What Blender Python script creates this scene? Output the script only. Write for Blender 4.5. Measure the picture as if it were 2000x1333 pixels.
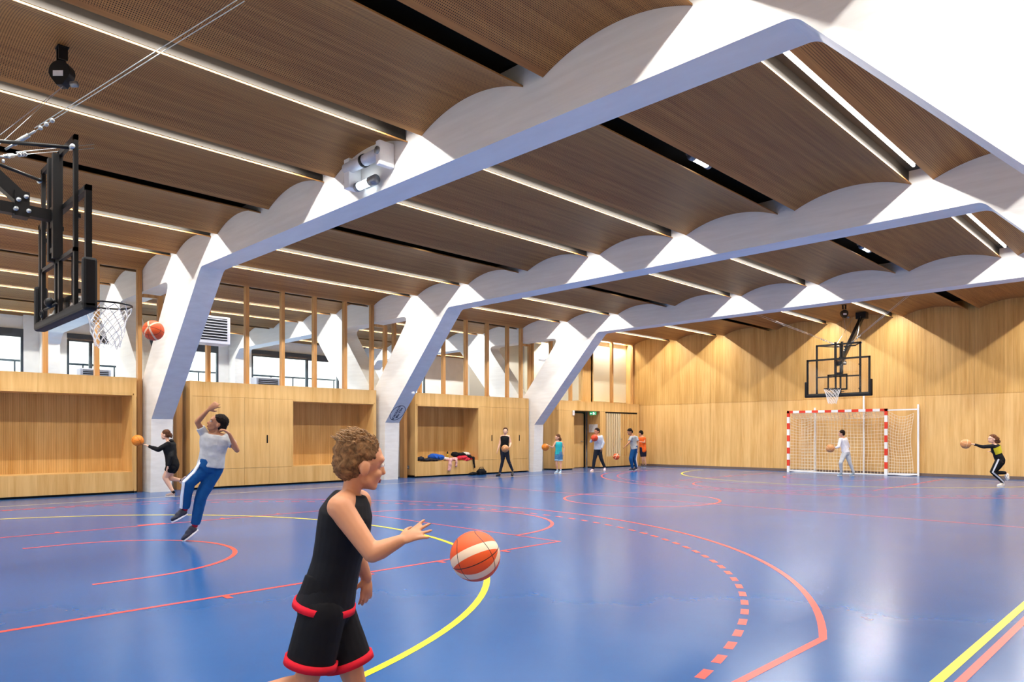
import bpy, bmesh, math, random
from mathutils import Vector, Matrix, noise, geometry
V = Vector
R = math.radians
random.seed(7)
for o in list(bpy.data.objects): bpy.data.objects.remove(o)
S = bpy.context.scene
COL = S.collection

# ------------------------------------------------------------------ camera, world, exposure
FPX, HX, HY, EYE, YAW = 1384.25, 993.6, 850.1, 1.262, R(45.013)
cd = bpy.data.cameras.new('camera'); cam = bpy.data.objects.new('camera', cd); COL.objects.link(cam)
cd.sensor_fit = 'HORIZONTAL'; cd.sensor_width = 36; cd.lens = 36*FPX/2000
cd.shift_x = (1000-HX)/2000; cd.shift_y = (HY-666.5)/2000
cd.clip_start = .05; cd.clip_end = 400
cam.location = (0, 0, EYE); cam.rotation_euler = (R(90), 0, YAW)
S.camera = cam
S.view_settings.view_transform = 'Standard'; S.view_settings.look = 'None'
S.view_settings.gamma = 1; S.view_settings.use_curve_mapping = False
S.view_settings.exposure = 0.22
w = bpy.data.worlds.new('sky'); S.world = w; w.use_nodes = True
bg = w.node_tree.nodes['Background']; bg.inputs[0].default_value = (.86, .94, 1, 1); bg.inputs[1].default_value = 6.0
TUBE_W = 150.0          # watts of one full-length ceiling light
TUBE_COL = (1, .96, .90)

sn, cs = math.sin(YAW), math.cos(YAW)
def at(px, py, D):      # the point seen at that pixel, D metres along the view axis
    r = (px-HX)/FPX; u = (HY-py)/FPX
    return V(((-sn+r*cs)*D, (cs+r*sn)*D, EYE+u*D))

# ------------------------------------------------------------------ materials
def srgb(h):
    h = h.lstrip('#'); c = [int(h[i:i+2], 16)/255 for i in (0, 2, 4)]
    return tuple(x/12.92 if x <= .04045 else ((x+.055)/1.055)**2.4 for x in c)+(1,)
class NT:
    def __init__(s, name):
        s.m = bpy.data.materials.new(name); s.m.use_nodes = True
        s.t = s.m.node_tree; s.p = s.t.nodes['Principled BSDF']; s.out = s.t.nodes['Material Output']
    def n(s, typ, ins=None, **kw):
        x = s.t.nodes.new(typ)
        for k, v in kw.items(): setattr(x, k, v)
        for k, v in (ins or {}).items():
            if isinstance(v, bpy.types.NodeSocket): s.t.links.new(v, x.inputs[k])
            else: x.inputs[k].default_value = v
        return x
    def math(s, op, a, b=None, c=None, clamp=False):
        d = {0: a}
        if b is not None: d[1] = b
        if c is not None: d[2] = c
        x = s.n('ShaderNodeMath', d, operation=op); x.use_clamp = clamp
        return x.outputs[0]
    def ramp(s, fac, stops):
        x = s.n('ShaderNodeValToRGB', {0: fac}); e = x.color_ramp.elements
        while len(e) < len(stops): e.new(.5)
        for q, (p, c) in zip(e, stops): q.position = p; q.color = c
        return x.outputs[0]
    def mix(s, f, a, b):
        x = s.n('ShaderNodeMix', data_type='RGBA')
        for i, v in ((0, f), (6, a), (7, b)):
            if isinstance(v, bpy.types.NodeSocket): s.t.links.new(v, x.inputs[i])
            else: x.inputs[i].default_value = v
        return x.outputs[2]
    def set(s, k, v):
        if isinstance(v, bpy.types.NodeSocket): s.t.links.new(v, s.p.inputs[k])
        else: s.p.inputs[k].default_value = v
def plain(name, col, rough=.5, metal=0, spec=.5, nz=.06, scale=30, bump=0, alpha=None):
    n = NT(name); c = srgb(col) if isinstance(col, str) else col
    co = n.n('ShaderNodeTexCoord').outputs['Object']
    t = n.n('ShaderNodeTexNoise', {'Vector': co, 'Scale': scale, 'Detail': 3}).outputs[0]
    d = tuple(max(0, x*(1-nz*2)) for x in c[:3])+(1,); l = tuple(min(1, x*(1+nz*2)) for x in c[:3])+(1,)
    n.set('Base Color', n.ramp(t, [(.3, d), (.7, l)])); n.set('Roughness', rough); n.set('Metallic', metal)
    n.set('Specular IOR Level', spec)
    if bump:
        b = n.n('ShaderNodeBump', {'Height': t, 'Strength': bump, 'Distance': .01}); n.set('Normal', b.outputs[0])
    return n.m
def emis(name, col, st, nosample=False):
    n = NT(name); n.set('Base Color', (0, 0, 0, 1)); n.set('Emission Color', col); n.set('Emission Strength', st)
    if nosample:
        try: n.m.cycles.emission_sampling = 'NONE'
        except Exception: pass
    return n.m
def wood(name, base, dark, flute=0, horiz=False, rough=.45):
    """oak veneer, upright grain in any upright face (grain runs along x+y when horiz)"""
    n = NT(name); co = n.n('ShaderNodeTexCoord').outputs['Object']
    s = n.n('ShaderNodeSeparateXYZ', {0: co}); u = n.math('ADD', s.outputs[0], s.outputs[1]); z = s.outputs[2]
    a, b = (z, u) if horiz else (u, z)
    leaf = n.math('FLOOR', n.math('MULTIPLY', a, 5.1))
    rnd = n.n('ShaderNodeTexWhiteNoise', {'W': leaf}, noise_dimensions='1D').outputs[0]
    v1 = n.n('ShaderNodeCombineXYZ', {0: n.math('MULTIPLY', a, 9), 1: n.math('MULTIPLY', b, .55), 2: n.math('MULTIPLY', rnd, .6)}).outputs[0]
    g1 = n.n('ShaderNodeTexNoise', {'Vector': v1, 'Scale': 1, 'Detail': 4, 'Roughness': .6}).outputs[0]
    v2 = n.n('ShaderNodeCombineXYZ', {0: n.math('MULTIPLY', a, 90), 1: n.math('MULTIPLY', b, 2.2), 2: rnd}).outputs[0]
    g2 = n.n('ShaderNodeTexNoise', {'Vector': v2, 'Scale': 1, 'Detail': 2}).outputs[0]
    f = n.math('ADD', n.math('MULTIPLY', g1, .66), n.math('ADD', n.math('MULTIPLY', g2, .22), n.math('MULTIPLY', rnd, .12)))
    c = n.ramp(f, [(.34, dark), (.60, base)])
    if flute:
        w_ = n.math('FRACT', n.math('MULTIPLY', u, 1/flute)); gr = n.math('LESS_THAN', w_, .22)
        c = n.mix(n.math('MULTIPLY', gr, .55), c, tuple(x*.25 for x in dark[:3])+(1,))
        h = n.math('SUBTRACT', 1, gr)
        n.set('Normal', n.n('ShaderNodeBump', {'Height': h, 'Strength': .4, 'Distance': .005}).outputs[0])
    n.set('Base Color', c); n.set('Roughness', rough); n.set('Specular IOR Level', .35)
    return n.m
OAK, OAKD = srgb('#E4BB7B'), srgb('#CD9E5B')
M = {}
M['oak'] = wood('oak_veneer', OAK, OAKD)
M['oakh'] = wood('oak_post', srgb('#D2A266'), srgb('#A87440'))
M['oakf'] = wood('fluted_oak', srgb('#E0B36E'), srgb('#C4944C'), flute=.032)
M['oakn'] = wood('niche_ribbed_oak', srgb('#DDB272'), srgb('#C2924F'), flute=.03)
M['oakdoor'] = wood('oak_slats', srgb('#DDB878'), srgb('#C0935A'))
M['oakcream'] = wood('pale_slats', srgb('#F6E6C2'), srgb('#EAD3A2'))
M['black'] = plain('black_metal', '#0E0F11', .42, 0, spec=.3)
M['rubber'] = plain('black_padding', '#0F1013', .55, spec=.3)
M['darkslot'] = plain('black_void', '#0B0A0A', .9)
M['chrome'] = plain('zinc_steel', '#B7BEC4', .3, .9)
M['greysteel'] = plain('grey_steel', '#8E9296', .4, .6)
M['white'] = plain('white_paint', '#ECEBE8', .5, nz=.02, scale=4)
M['whitemetal'] = plain('white_metal', '#EDEEF0', .35, nz=.01)
M['red'] = plain('red_paint', '#E23A22', .4, nz=.02)
M['lightgrey'] = plain('light_grey_enamel', '#C9CCD6', .45, nz=.02)
M['beige'] = plain('beige_channel', '#2B2721', .7, nz=.03)
M['grille'] = plain('dark_grille', '#25272C', .6)
M['darkframe'] = plain('anthracite_frame', '#2F3D47', .4)
M['skirt'] = plain('brown_grey_skirting', '#6E5C52', .6)
M['toe'] = plain('toe_kick_black', '#0D0D0F', .7)
M['tube'] = emis('lit_tube', TUBE_COL+(1,), 7, True)
M['emlamp'] = emis('lit_emergency_lamp', (.8, .92, 1, 1), 5, True)
# concrete with faint board marks
n = NT('white_concrete'); co = n.n('ShaderNodeTexCoord').outputs['Object']
s_ = n.n('ShaderNodeSeparateXYZ', {0: co})
v = n.n('ShaderNodeCombineXYZ', {0: n.math('MULTIPLY', s_.outputs[0], .8), 1: n.math('MULTIPLY', s_.outputs[1], 2), 2: n.math('MULTIPLY', s_.outputs[2], 9)}).outputs[0]
t = n.n('ShaderNodeTexNoise', {'Vector': v, 'Scale': 1.5, 'Detail': 5, 'Roughness': .6}).outputs[0]
n.set('Base Color', n.ramp(t, [(.3, srgb('#E2E0DC')), (.7, srgb('#EDECE9'))])); n.set('Roughness', .6)
n.set('Normal', n.n('ShaderNodeBump', {'Height': t, 'Strength': .14, 'Distance': .01}).outputs[0]); M['concrete'] = n.m
# perforated brown vault panel: rows of round holes with a plain margin
n = NT('perforated_vault_panel'); co = n.n('ShaderNodeTexCoord').outputs['Object']
s_ = n.n('ShaderNodeSeparateXYZ', {0: co}); P_ = .021
fx = n.math('SUBTRACT', n.math('FRACT', n.math('MULTIPLY', s_.outputs[0], 1/P_)), .5)
fy = n.math('SUBTRACT', n.math('FRACT', n.math('MULTIPLY', s_.outputs[1], 1/P_)), .5)
d2 = n.math('ADD', n.math('MULTIPLY', fx, fx), n.math('MULTIPLY', fy, fy))
hole = n.math('LESS_THAN', d2, .062)
dx = n.math('ABSOLUTE', n.math('SUBTRACT', n.math('FRACT', n.math('DIVIDE', n.math('ADD', s_.outputs[0], 3.045+60.51), 2.017)), .5))
hole = n.math('MULTIPLY', hole, n.math('LESS_THAN', dx, .40))
v = n.n('ShaderNodeCombineXYZ', {0: n.math('MULTIPLY', s_.outputs[0], 14), 1: n.math('MULTIPLY', s_.outputs[1], .5), 2: 0.0}).outputs[0]
g = n.n('ShaderNodeTexNoise', {'Vector': v, 'Scale': 1, 'Detail': 4, 'Roughness': .6}).outputs[0]
c = n.ramp(g, [(.3, srgb('#99693F')), (.7, srgb('#BA8850'))])
n.set('Base Color', n.mix(hole, c, (.012, .008, .006, 1))); n.set('Roughness', .55); n.set('Specular IOR Level', .15); M['vault'] = n.m
# blue sports floor
n = NT('blue_sports_floor'); co = n.n('ShaderNodeTexCoord').outputs['Object']
t = n.n('ShaderNodeTexNoise', {'Vector': co, 'Scale': .35, 'Detail': 6, 'Roughness': .65}).outputs[0]
n.set('Base Color', n.ramp(t, [(.3, srgb('#18508D')), (.7, srgb('#1E5999'))]))
n.set('Roughness', n.math('ADD', n.math('MULTIPLY', t, .10), .17)); n.set('Specular IOR Level', .5)
# seams of the rolled sheets
s_ = n.n('ShaderNodeSeparateXYZ', {0: co})
M['floor'] = n.m
M['lyellow'] = plain('yellow_court_paint', '#F4DA1E', .3, nz=.02)
M['lred'] = plain('red_court_paint', '#DD4B45', .3, nz=.02)
M['lpale'] = plain('pale_yellow_court_paint', '#E2C17A', .3, nz=.02)
# glass
def glassmat(name, tint, refl):
    m = bpy.data.materials.new(name); m.use_nodes = True; t = m.node_tree; t.nodes.clear()
    o = t.nodes.new('ShaderNodeOutputMaterial'); mx = t.nodes.new('ShaderNodeMixShader')
    tr = t.nodes.new('ShaderNodeBsdfTransparent'); tr.inputs[0].default_value = tint
    gl = t.nodes.new('ShaderNodeBsdfGlossy'); gl.inputs['Roughness'].default_value = .02
    lw = t.nodes.new('ShaderNodeLayerWeight'); lw.inputs[0].default_value = .5
    pw = t.nodes.new('ShaderNodeMath'); pw.operation = 'POWER'; t.links.new(lw.outputs['Facing'], pw.inputs[0]); pw.inputs[1].default_value = 5
    fr = t.nodes.new('ShaderNodeMath'); fr.operation = 'MULTIPLY_ADD'; t.links.new(pw.outputs[0], fr.inputs[0]); fr.inputs[1].default_value = refl; fr.inputs[2].default_value = .03
    nz = t.nodes.new('ShaderNodeTexNoise'); nz.inputs['Scale'].default_value = .5
    bp = t.nodes.new('ShaderNodeBump'); bp.inputs['Strength'].default_value = .004
    t.links.new(nz.outputs[0], bp.inputs['Height']); t.links.new(bp.outputs[0], gl.inputs['Normal'])
    t.links.new(fr.outputs[0], mx.inputs[0]); t.links.new(tr.outputs[0], mx.inputs[1]); t.links.new(gl.outputs[0], mx.inputs[2])
    t.links.new(mx.outputs[0], o.inputs[0]); return m
M['glass'] = glassmat('clear_glass', (.97, .985, .98, 1), .7)
M['acrylic'] = glassmat('clear_backboard', (.95, .94, .94, 1), .25)

# ------------------------------------------------------------------ mesh builder
class MB:
    def __init__(s): s.v = []; s.f = []; s.mi = []; s.sm = []
    def add(s, vs, fs, mi=0, smooth=False):
        b = len(s.v); s.v += [tuple(x) for x in vs]
        for f in fs: s.f.append([b+i for i in f]); s.mi.append(mi); s.sm.append(smooth)
        return s
    def box(s, x0, x1, y0, y1, z0, z1, mi=0, M4=None):
        if x0 > x1: x0, x1 = x1, x0
        if y0 > y1: y0, y1 = y1, y0
        if z0 > z1: z0, z1 = z1, z0
        vs = [V((x, y, z)) for z in (z0, z1) for y in (y0, y1) for x in (x0, x1)]
        if M4: vs = [M4 @ q for q in vs]
        return s.add(vs, [(0, 2, 3, 1), (4, 5, 7, 6), (0, 1, 5, 4), (2, 6, 7, 3), (0, 4, 6, 2), (1, 3, 7, 5)], mi)
    def bar(s, a, b, w, h, mi=0, up=V((0, 0, 1))):      # rectangular bar from a to b
        a, b = V(a), V(b); d = (b-a).normalized()
        sd = d.cross(up)
        if sd.length < 1e-4: sd = d.cross(V((0, 1, 0)))
        sd.normalize(); u = sd.cross(d)
        vs = [p+sd*i*w/2+u*j*h/2 for p in (a, b) for j in (-1, 1) for i in (-1, 1)]
        return s.add(vs, [(0, 2, 3, 1), (4, 5, 7, 6), (0, 1, 5, 4), (2, 6, 7, 3), (0, 4, 6, 2), (1, 3, 7, 5)], mi)
    def tube(s, pts, r, n=8, mi=0, r1=None, closed=False, cap=True):
        pts = [V(p) for p in pts]; N = len(pts); rings = []
        prev = None
        for i, p in enumerate(pts):
            if closed: d = pts[(i+1) % N]-pts[i-1]
            else: d = pts[min(i+1, N-1)]-pts[max(i-1, 0)]
            if d.length < 1e-9: d = V((0, 0, 1))
            d.normalize()
            if prev is None:
                x = d.cross(V((0, 0, 1)));
                if x.length < 1e-3: x = d.cross(V((1, 0, 0)))
            else: x = prev-d*prev.dot(d)
            x.normalize(); prev = x; y = d.cross(x)
            rr = r if r1 is None else r+(r1-r)*i/max(1, N-1)
            rings.append([p+(x*math.cos(2*math.pi*k/n)+y*math.sin(2*math.pi*k/n))*rr for k in range(n)])
        vs = [q for g in rings for q in g]; fs = []
        for i in range(N if closed else N-1):
            j = (i+1) % N
            for k in range(n): fs.append((i*n+k, i*n+(k+1) % n, j*n+(k+1) % n, j*n+k))
        if not closed and cap: fs += [tuple(range(n))[::-1], tuple((N-1)*n+k for k in range(n))]
        return s.add(vs, fs, mi, n > 5)
    def lathe(s, c, prof, n=20, mi=0, axis='z'):
        vs = []; c = V(c)
        for r, h in prof:
            for k in range(n):
                a = 2*math.pi*k/n; p = V((r*math.cos(a), r*math.sin(a), h))
                if axis == 'x': p = V((p.z, p.x, p.y))
                if axis == 'y': p = V((p.x, p.z, p.y))
                vs.append(c+p)
        fs = [(i*n+k, i*n+(k+1) % n, (i+1)*n+(k+1) % n, (i+1)*n+k) for i in range(len(prof)-1) for k in range(n)]
        fs += [tuple(range(n))[::-1], tuple((len(prof)-1)*n+k for k in range(n))]
        return s.add(vs, fs, mi, True)
    def ell(s, c, rad, Rm=None, n=12, m=18, mi=0):
        c = V(c); vs = []
        for i in range(n+1):
            th = math.pi*i/n
            for k in range(m):
                ph = 2*math.pi*k/m
                p = V((rad[0]*math.sin(th)*math.cos(ph), rad[1]*math.sin(th)*math.sin(ph), rad[2]*math.cos(th)))
                vs.append(c+(Rm @ p if Rm else p))
        fs = []
        for i in range(n):
            for k in range(m):
                a, b, c2, d = i*m+k, i*m+(k+1) % m, (i+1)*m+(k+1) % m, (i+1)*m+k
                if i == 0: fs.append((a, d, c2))
                elif i == n-1: fs.append((a, d, b))
                else: fs.append((a, d, c2, b))
        return s.add(vs, fs, mi, True)
    def prism(s, poly, holes, P0, ax, ay, ex, mi=0):     # polygon (2D) in plane P0+ax*u+ay*v, extruded by ex
        P0, ax, ay, ex = V(P0), V(ax), V(ay), V(ex)
        loops = [poly]+list(holes)
        tri = geometry.tessellate_polygon([[V((p[0], p[1], 0)) for p in l] for l in loops])
        flat = [p for l in loops for p in l]; n = len(flat)
        vs = [P0+ax*p[0]+ay*p[1] for p in flat]; vs += [q+ex for q in vs]
        fs = [tuple(t) for t in tri]+[tuple(i+n for i in t)[::-1] for t in tri]
        b = 0
        for l in loops:
            for i in range(len(l)):
                j = (i+1) % len(l); fs.append((b+i, b+j, b+j+n, b+i+n))
            b += len(l)
        return s.add(vs, fs, mi)
    def loft(s, secs, n=20, mi=0, cap=True):            # secs: (centre, side, fwd, a, b)
        vs = []
        for c, sd, fw, a, b in secs:
            for k in range(n):
                t = 2*math.pi*k/n; vs.append(c+sd*a*math.cos(t)+fw*b*math.sin(t))
        fs = [(i*n+k, i*n+(k+1) % n, (i+1)*n+(k+1) % n, (i+1)*n+k) for i in range(len(secs)-1) for k in range(n)]
        if cap: fs += [tuple(range(n))[::-1], tuple((len(secs)-1)*n+k for k in range(n))]
        return s.add(vs, fs, mi, True)
    def build(s, name, mats, parent=None, loc=None, bevel=0, recalc=True):
        if not isinstance(mats, (list, tuple)): mats = [mats]
        me = bpy.data.meshes.new(name); org = V(loc) if loc else V((0, 0, 0))
        me.from_pydata([tuple(V(q)-org) for q in s.v], [], s.f)
        for m in mats: me.materials.append(M[m] if isinstance(m, str) else m)
        me.polygons.foreach_set('material_index', s.mi); me.polygons.foreach_set('use_smooth', s.sm)
        me.update()
        if recalc:
            bm = bmesh.new(); bm.from_mesh(me); bmesh.ops.recalc_face_normals(bm, faces=bm.faces); bm.to_mesh(me); bm.free()
        o = bpy.data.objects.new(name, me); COL.objects.link(o)
        if parent is not None:
            o.parent = parent
            if loc is None: o.location = -V(parent_world(parent))
            else: o.location = org-V(parent_world(parent))
        elif loc: o.location = org
        if bevel:
            b = o.modifiers.new('bevel', 'BEVEL'); b.width = bevel; b.segments = 2; b.limit_method = 'ANGLE'
        return o
def parent_world(p):
    v = V((0, 0, 0))
    while p is not None: v += p.location; p = p.parent
    return v
def tag(o, label=None, cat=None, group=None, kind=None):
    if label: o['label'] = label
    if cat: o['category'] = cat
    if group: o['group'] = group
    if kind: o['kind'] = kind
    return o
def thing(name, loc, label, cat, group=None):
    o = bpy.data.objects.new(name, None); COL.objects.link(o); o.location = loc; o.empty_display_size = .1
    return tag(o, label, cat, group)
def copy_tree(o, parent=None):
    c = o.copy(); COL.objects.link(c); c.parent = parent
    for ch in list(o.children): copy_tree(ch, c)
    return c

# ------------------------------------------------------------------ dimensions of the hall
B = [(5.42, 5.87), (11.57, 12.05), (17.69, 18.14)]          # the three concrete frames, front and back
Y_NEAR, Y_FAR = -.85, 24.3
BAYS = [(Y_NEAR, B[0][0]), (B[0][1], B[1][0]), (B[1][1], B[2][0]), (B[2][1], Y_FAR)]
S0, SP, HW, LIP, RISE = -3.045, 2.017, .142, 4.95, .19
AX = -17.06                                                 # line between the two halls
XC = -16.68                                                 # face of the cabinets
X_OUT = -26.8; X_R = 1.0
slot = lambda i: S0-SP*i
dark = lambda i: i % 3 == 1
# floor of both halls
fl = MB().box(X_OUT-.3, X_R+.3, Y_NEAR-.3, Y_FAR+.3, -.2, 0).build('floor', 'floor'); tag(fl, kind='structure')
def strip_poly(pts, wd, z0=.0, z1=.0012, closed=False):
    mb = MB(); n = len(pts); L = []; Rr = []
    for i, p in enumerate(pts):
        a = pts[i-1] if (i or closed) else p; b = pts[(i+1) % n] if (i < n-1 or closed) else p
        d = V((b[0]-a[0], b[1]-a[1])).normalized(); nn = V((-d.y, d.x))
        L.append((p[0]+nn.x*wd/2, p[1]+nn.y*wd/2)); Rr.append((p[0]-nn.x*wd/2, p[1]-nn.y*wd/2))
    m = n if closed else n-1
    for i in range(m):
        j = (i+1) % n
        mb.add([(L[i][0], L[i][1], z1), (L[j][0], L[j][1], z1), (Rr[j][0], Rr[j][1], z1), (Rr[i][0], Rr[i][1], z1)], [(0, 1, 2, 3)])
    return mb
def arc(cx, cy, r, a0, a1, n=48): return [(cx+r*math.cos(R(a0+(a1-a0)*i/n)), cy+r*math.sin(R(a0+(a1-a0)*i/n))) for i in range(n+1)]
def line_part(mb, mat, label): o = mb.build('court_line', mat, fl, recalc=False); o['label'] = label; return o
CX = -8.03; YM = 11.79
def mir(pts, far): return [(x, 2*YM-y) for x, y in pts][::-1] if far else pts
for far in (False, True):
    wtxt = 'far' if far else 'near'
    ln = MB()
    def addl(pts, wd=.05, closed=False, z=.0012):
        q = strip_poly(mir(pts, far), wd, z1=z, closed=closed); ln.add(q.v, q.f)
    y3 = 2.06
    a0 = math.degrees(math.asin((4.48-y3)/6.75))
    a0 = math.degrees(math.atan2(4.48-y3, 6.3))
    addl([(CX+6.3, .53)]+arc(CX, y3, 6.75, a0, 180-a0, 80)+[(CX-6.3, .53)], .05)
    addl([(CX+2.52, .53), (CX+2.52, 6.36), (CX-2.52, 6.36), (CX-2.52, .53)])
    addl(arc(CX, 6.36, 1.8, 0, 180, 40))
    addl([(CX+1.33, 1.74)]+arc(CX, 2.1, 1.33, 0, 180, 40)+[(CX-1.33, 1.74)])
    for sx in (-1, 1):
        for yy, l in ((2.35, .05), (3.5, .36), (4.5, .05), (5.4, .05)):
            addl([(CX+sx*2.54, yy), (CX+sx*2.64, yy)], l, z=.0016)
    line_part(ln, 'lred', 'red painted basketball lines of the %s half' % wtxt)
    ln = MB()
    for k in range(68):
        a = -5+k*2.7; addl(arc(CX, 2.08, 6.25, a, a+1.45, 2), .055)
    line_part(ln, 'lred', 'dashed red painted arc of the %s half' % wtxt)
    ln = MB(); addl([(CX+5.1, .53)]+arc(CX, .55, 5.1, 1, 179, 80)+[(CX-5.1, .53)], .055, z=.0018)
    line_part(ln, 'lyellow', 'yellow painted goal area arc of the %s half' % wtxt)
ln = MB(); q = strip_poly(arc(CX, 11.7, 1.5, 0, 360, 60)[:-1], .05, closed=True); ln.add(q.v, q.f)
q = strip_poly([(-15.05, YM), (-.92, YM)], .04, z1=.0008); ln.add(q.v, q.f)
line_part(ln, 'lred', 'red painted centre circle and halfway line')
ln = MB()
for a, b in (((-15.1, .53), (-15.1, 23.2)), ((-15.1, 23.2), (-1.0, 23.05))): q = strip_poly([a, b], .05, z1=.001); ln.add(q.v, q.f)
line_part(ln, 'lpale', 'pale yellow painted boundary lines by the left and far walls')
line_part(strip_poly([(-1.015, -.6), (-1.015, 23.05)], .05, z1=.0014), 'lyellow', 'bright yellow painted side line nearest the camera')
line_part(strip_poly([(-.93, -.6), (-.93, 23.05)], .045, z1=.0014), 'lred', 'red painted side line nearest the camera')

# ------------------------------------------------------------------ ceiling: slab + vault panels
ceil = MB().box(X_OUT-.3, X_R+.3, Y_NEAR-.3, Y_FAR+.3, 5.24, 5.4).build('ceiling', 'darkslot'); tag(ceil, kind='structure')
def vault(x0, x1, y0, y1):
    mid = (x0+x1)/2; h = (x1-x0)/2; Rr = (h*h+RISE*RISE)/(2*RISE); n = 22; pts = []
    for k in range(n+1):
        x = x0+(x1-x0)*k/n; pts.append((x, LIP+RISE-Rr+math.sqrt(Rr*Rr-(x-mid)**2)))
    mb = MB(); T = .018
    lo = pts; hi = [(x, z+T) for x, z in pts][::-1]
    mb.prism(lo+hi, [], (0, y0, 0), (1, 0, 0), (0, 0, 1), (0, y1-y0, 0))
    for i in range(len(mb.sm)): mb.sm[i] = False
    return mb.build('vault_panel', 'vault', ceil)
for (y0, y1) in BAYS:
    for i in range(-2, 12):
        vault(slot(i+1)+HW, slot(i)-HW, y0+.004, y1-.004)
# black liners of the dark slots are the slab itself; light channels below
def tube_light(i, bay):
    y0, y1 = BAYS[bay]; L = y1-y0; x = slot(i)
    hall = 'gym' if i < 7 else 'next hall'
    order = {-1: 'first', 0: 'second', 2: 'third', 3: 'fourth', 5: 'fifth', 6: 'sixth', 8: 'first', 9: 'second', 11: 'third'}[i]
    where = ['nearest bay', 'second bay', 'third bay', 'farthest bay'][bay]
    lab = '%s recessed strip light from the right %s, %s' % (order, 'in the gym' if i < 7 else 'of the hall behind the screen', where)
    t = thing('strip_light', (x, (y0+y1)/2, 5.05), lab, 'ceiling light', 'recessed strip lights between the vault panels')
    W = HW+.03
    ch = MB().box(x-W, x+W, y0+.02, y1-.02, 5.15, 5.17)
    ch.box(x-W-.01, x-W, y0+.02, y1-.02, 4.99, 5.17).box(x+W, x+W+.01, y0+.02, y1-.02, 4.99, 5.17)
    ch.build('channel', 'beige', t)
    a, b = y0+.12, y1-.42
    MB().box(x-.03, x+.03, a, b, 5.098, 5.14).build('batten', 'whitemetal', t)
    MB().tube([(x, a, 5.078), (x, b, 5.078)], .02, 10).build('tube', 'tube', t)
    ld = bpy.data.lights.new('tube_lamp', 'AREA'); ld.shape = 'RECTANGLE'; ld.size = .014; ld.size_y = b-a
    ld.energy = TUBE_W*(b-a)/5; ld.color = TUBE_COL
    lo = bpy.data.objects.new('tube_lamp', ld); COL.objects.link(lo); lo.parent = t
    lo.location = V((x, (a+b)/2, 5.056))-t.location
    return t
for bay in range(4):
    for i in (-1, 0, 2, 3, 5, 6, 8, 9, 11): tube_light(i, bay)

# ------------------------------------------------------------------ concrete frames
def fillet(poly, radii, n=6):
    out = []
    N = len(poly)
    for i, p in enumerate(poly):
        r = radii.get(i, 0)
        if not r: out.append(p); continue
        a, b, c = V(poly[i-1]), V(p), V(poly[(i+1) % N])
        u = (a-b).normalized(); v = (c-b).normalized(); ang = u.angle(v); d = r/math.tan(ang/2)
        p0 = b+u*d; p1 = b+v*d
        for k in range(n+1):
            t = k/n; out.append(tuple(p0*(1-t)**2+b*2*t*(1-t)+p1*t*t))
    return out
frames = []
FLAB = ['white concrete portal frame nearest the camera', 'middle white concrete portal frame with the round emblem on its leg', 'white concrete portal frame farthest from the camera']
outer = [(1.0, 0), (1.0, 5.22), (X_OUT, 5.22), (X_OUT, 0), (-26.15, 0), (-26.15, 4.15), (-25.75, 4.49), (-20.37, 4.49), (-17.66, 1.61), (-17.6, 0),
         (-16.52, 0), (-16.46, 1.61), (-13.75, 4.49), (-2.30, 4.49), (.4, 1.61), (.4, 0)]
outer = [(x, z) for x, z in outer]
hole = fillet([(AX, 2.47), (-15.35, 4.47), (-18.77, 4.47)], {1: .16, 2: .16})
outf = fillet(outer, {6: .2, 7: .2, 12: .2, 13: .2})
for k, (y0, y1) in enumerate(B):
    mb = MB().prism(outf, [hole], (0, y0, 0), (1, 0, 0), (0, 0, 1), (0, y1-y0, 0))
    t = thing('portal_frame', (AX, y0, 0), FLAB[k], 'concrete frame')
    mb.build('concrete_frame', 'concrete', t)
    frames.append(t)
# emblem on the inclined soffit of the middle frame
def text_mesh(txt, size):
    c = bpy.data.curves.new('t', 'FONT'); c.body = txt; c.size = size; c.align_x = 'CENTER'; c.align_y = 'CENTER'; c.offset = size*.02; c.extrude = .001
    o = bpy.data.objects.new('t', c); COL.objects.link(o)
    bpy.context.view_layer.update(); dg = bpy.context.evaluated_depsgraph_get()
    me = bpy.data.meshes.new_from_object(o.evaluated_get(dg)); bpy.data.objects.remove(o); return me
emb_mat = plain('navy_print', '#1A1D3A', .5)
d_leg = V((-13.75+16.46, 0, 4.49-1.61)).normalized(); n_leg = V((d_leg.z, 0, -d_leg.x))      # out of the soffit, into the hall
ec = V((-16.46, (B[1][0]+B[1][1])/2, 1.61))+d_leg*.37+n_leg*.003
ey = V((0, 1, 0)); ep = [ec+d_leg*.27*math.cos(2*math.pi*k/40)+ey*.225*math.sin(2*math.pi*k/40) for k in range(40)]
MB().tube(ep, .0075, 6, closed=True).build('emblem_ring', emb_mat, frames[1])
for txt, off, sz, al in (('BORDEAUX', .05, .098, 0), ('Ma Ville', -.05, .118, 0)):
    me = text_mesh(txt, sz); me.materials.clear(); me.materials.append(emb_mat)
    # reading direction runs up the leg, letters' tops towards the camera side
    X_, Y_, Z_ = d_leg, -ey, n_leg
    if X_.cross(Y_).dot(Z_) < 0: Y_ = ey
    Mx = Matrix((X_, Y_, Z_)).transposed().to_4x4()
    o = bpy.data.objects.new('emblem_text', me); COL.objects.link(o); me.transform(Mx)
    o.parent = frames[1]; o.location = ec+Y_*off-frames[1].location

# ------------------------------------------------------------------ walls
def struct(name, mb, mat, **k): return tag(mb.build(name, mat, **k), kind='structure')
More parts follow.
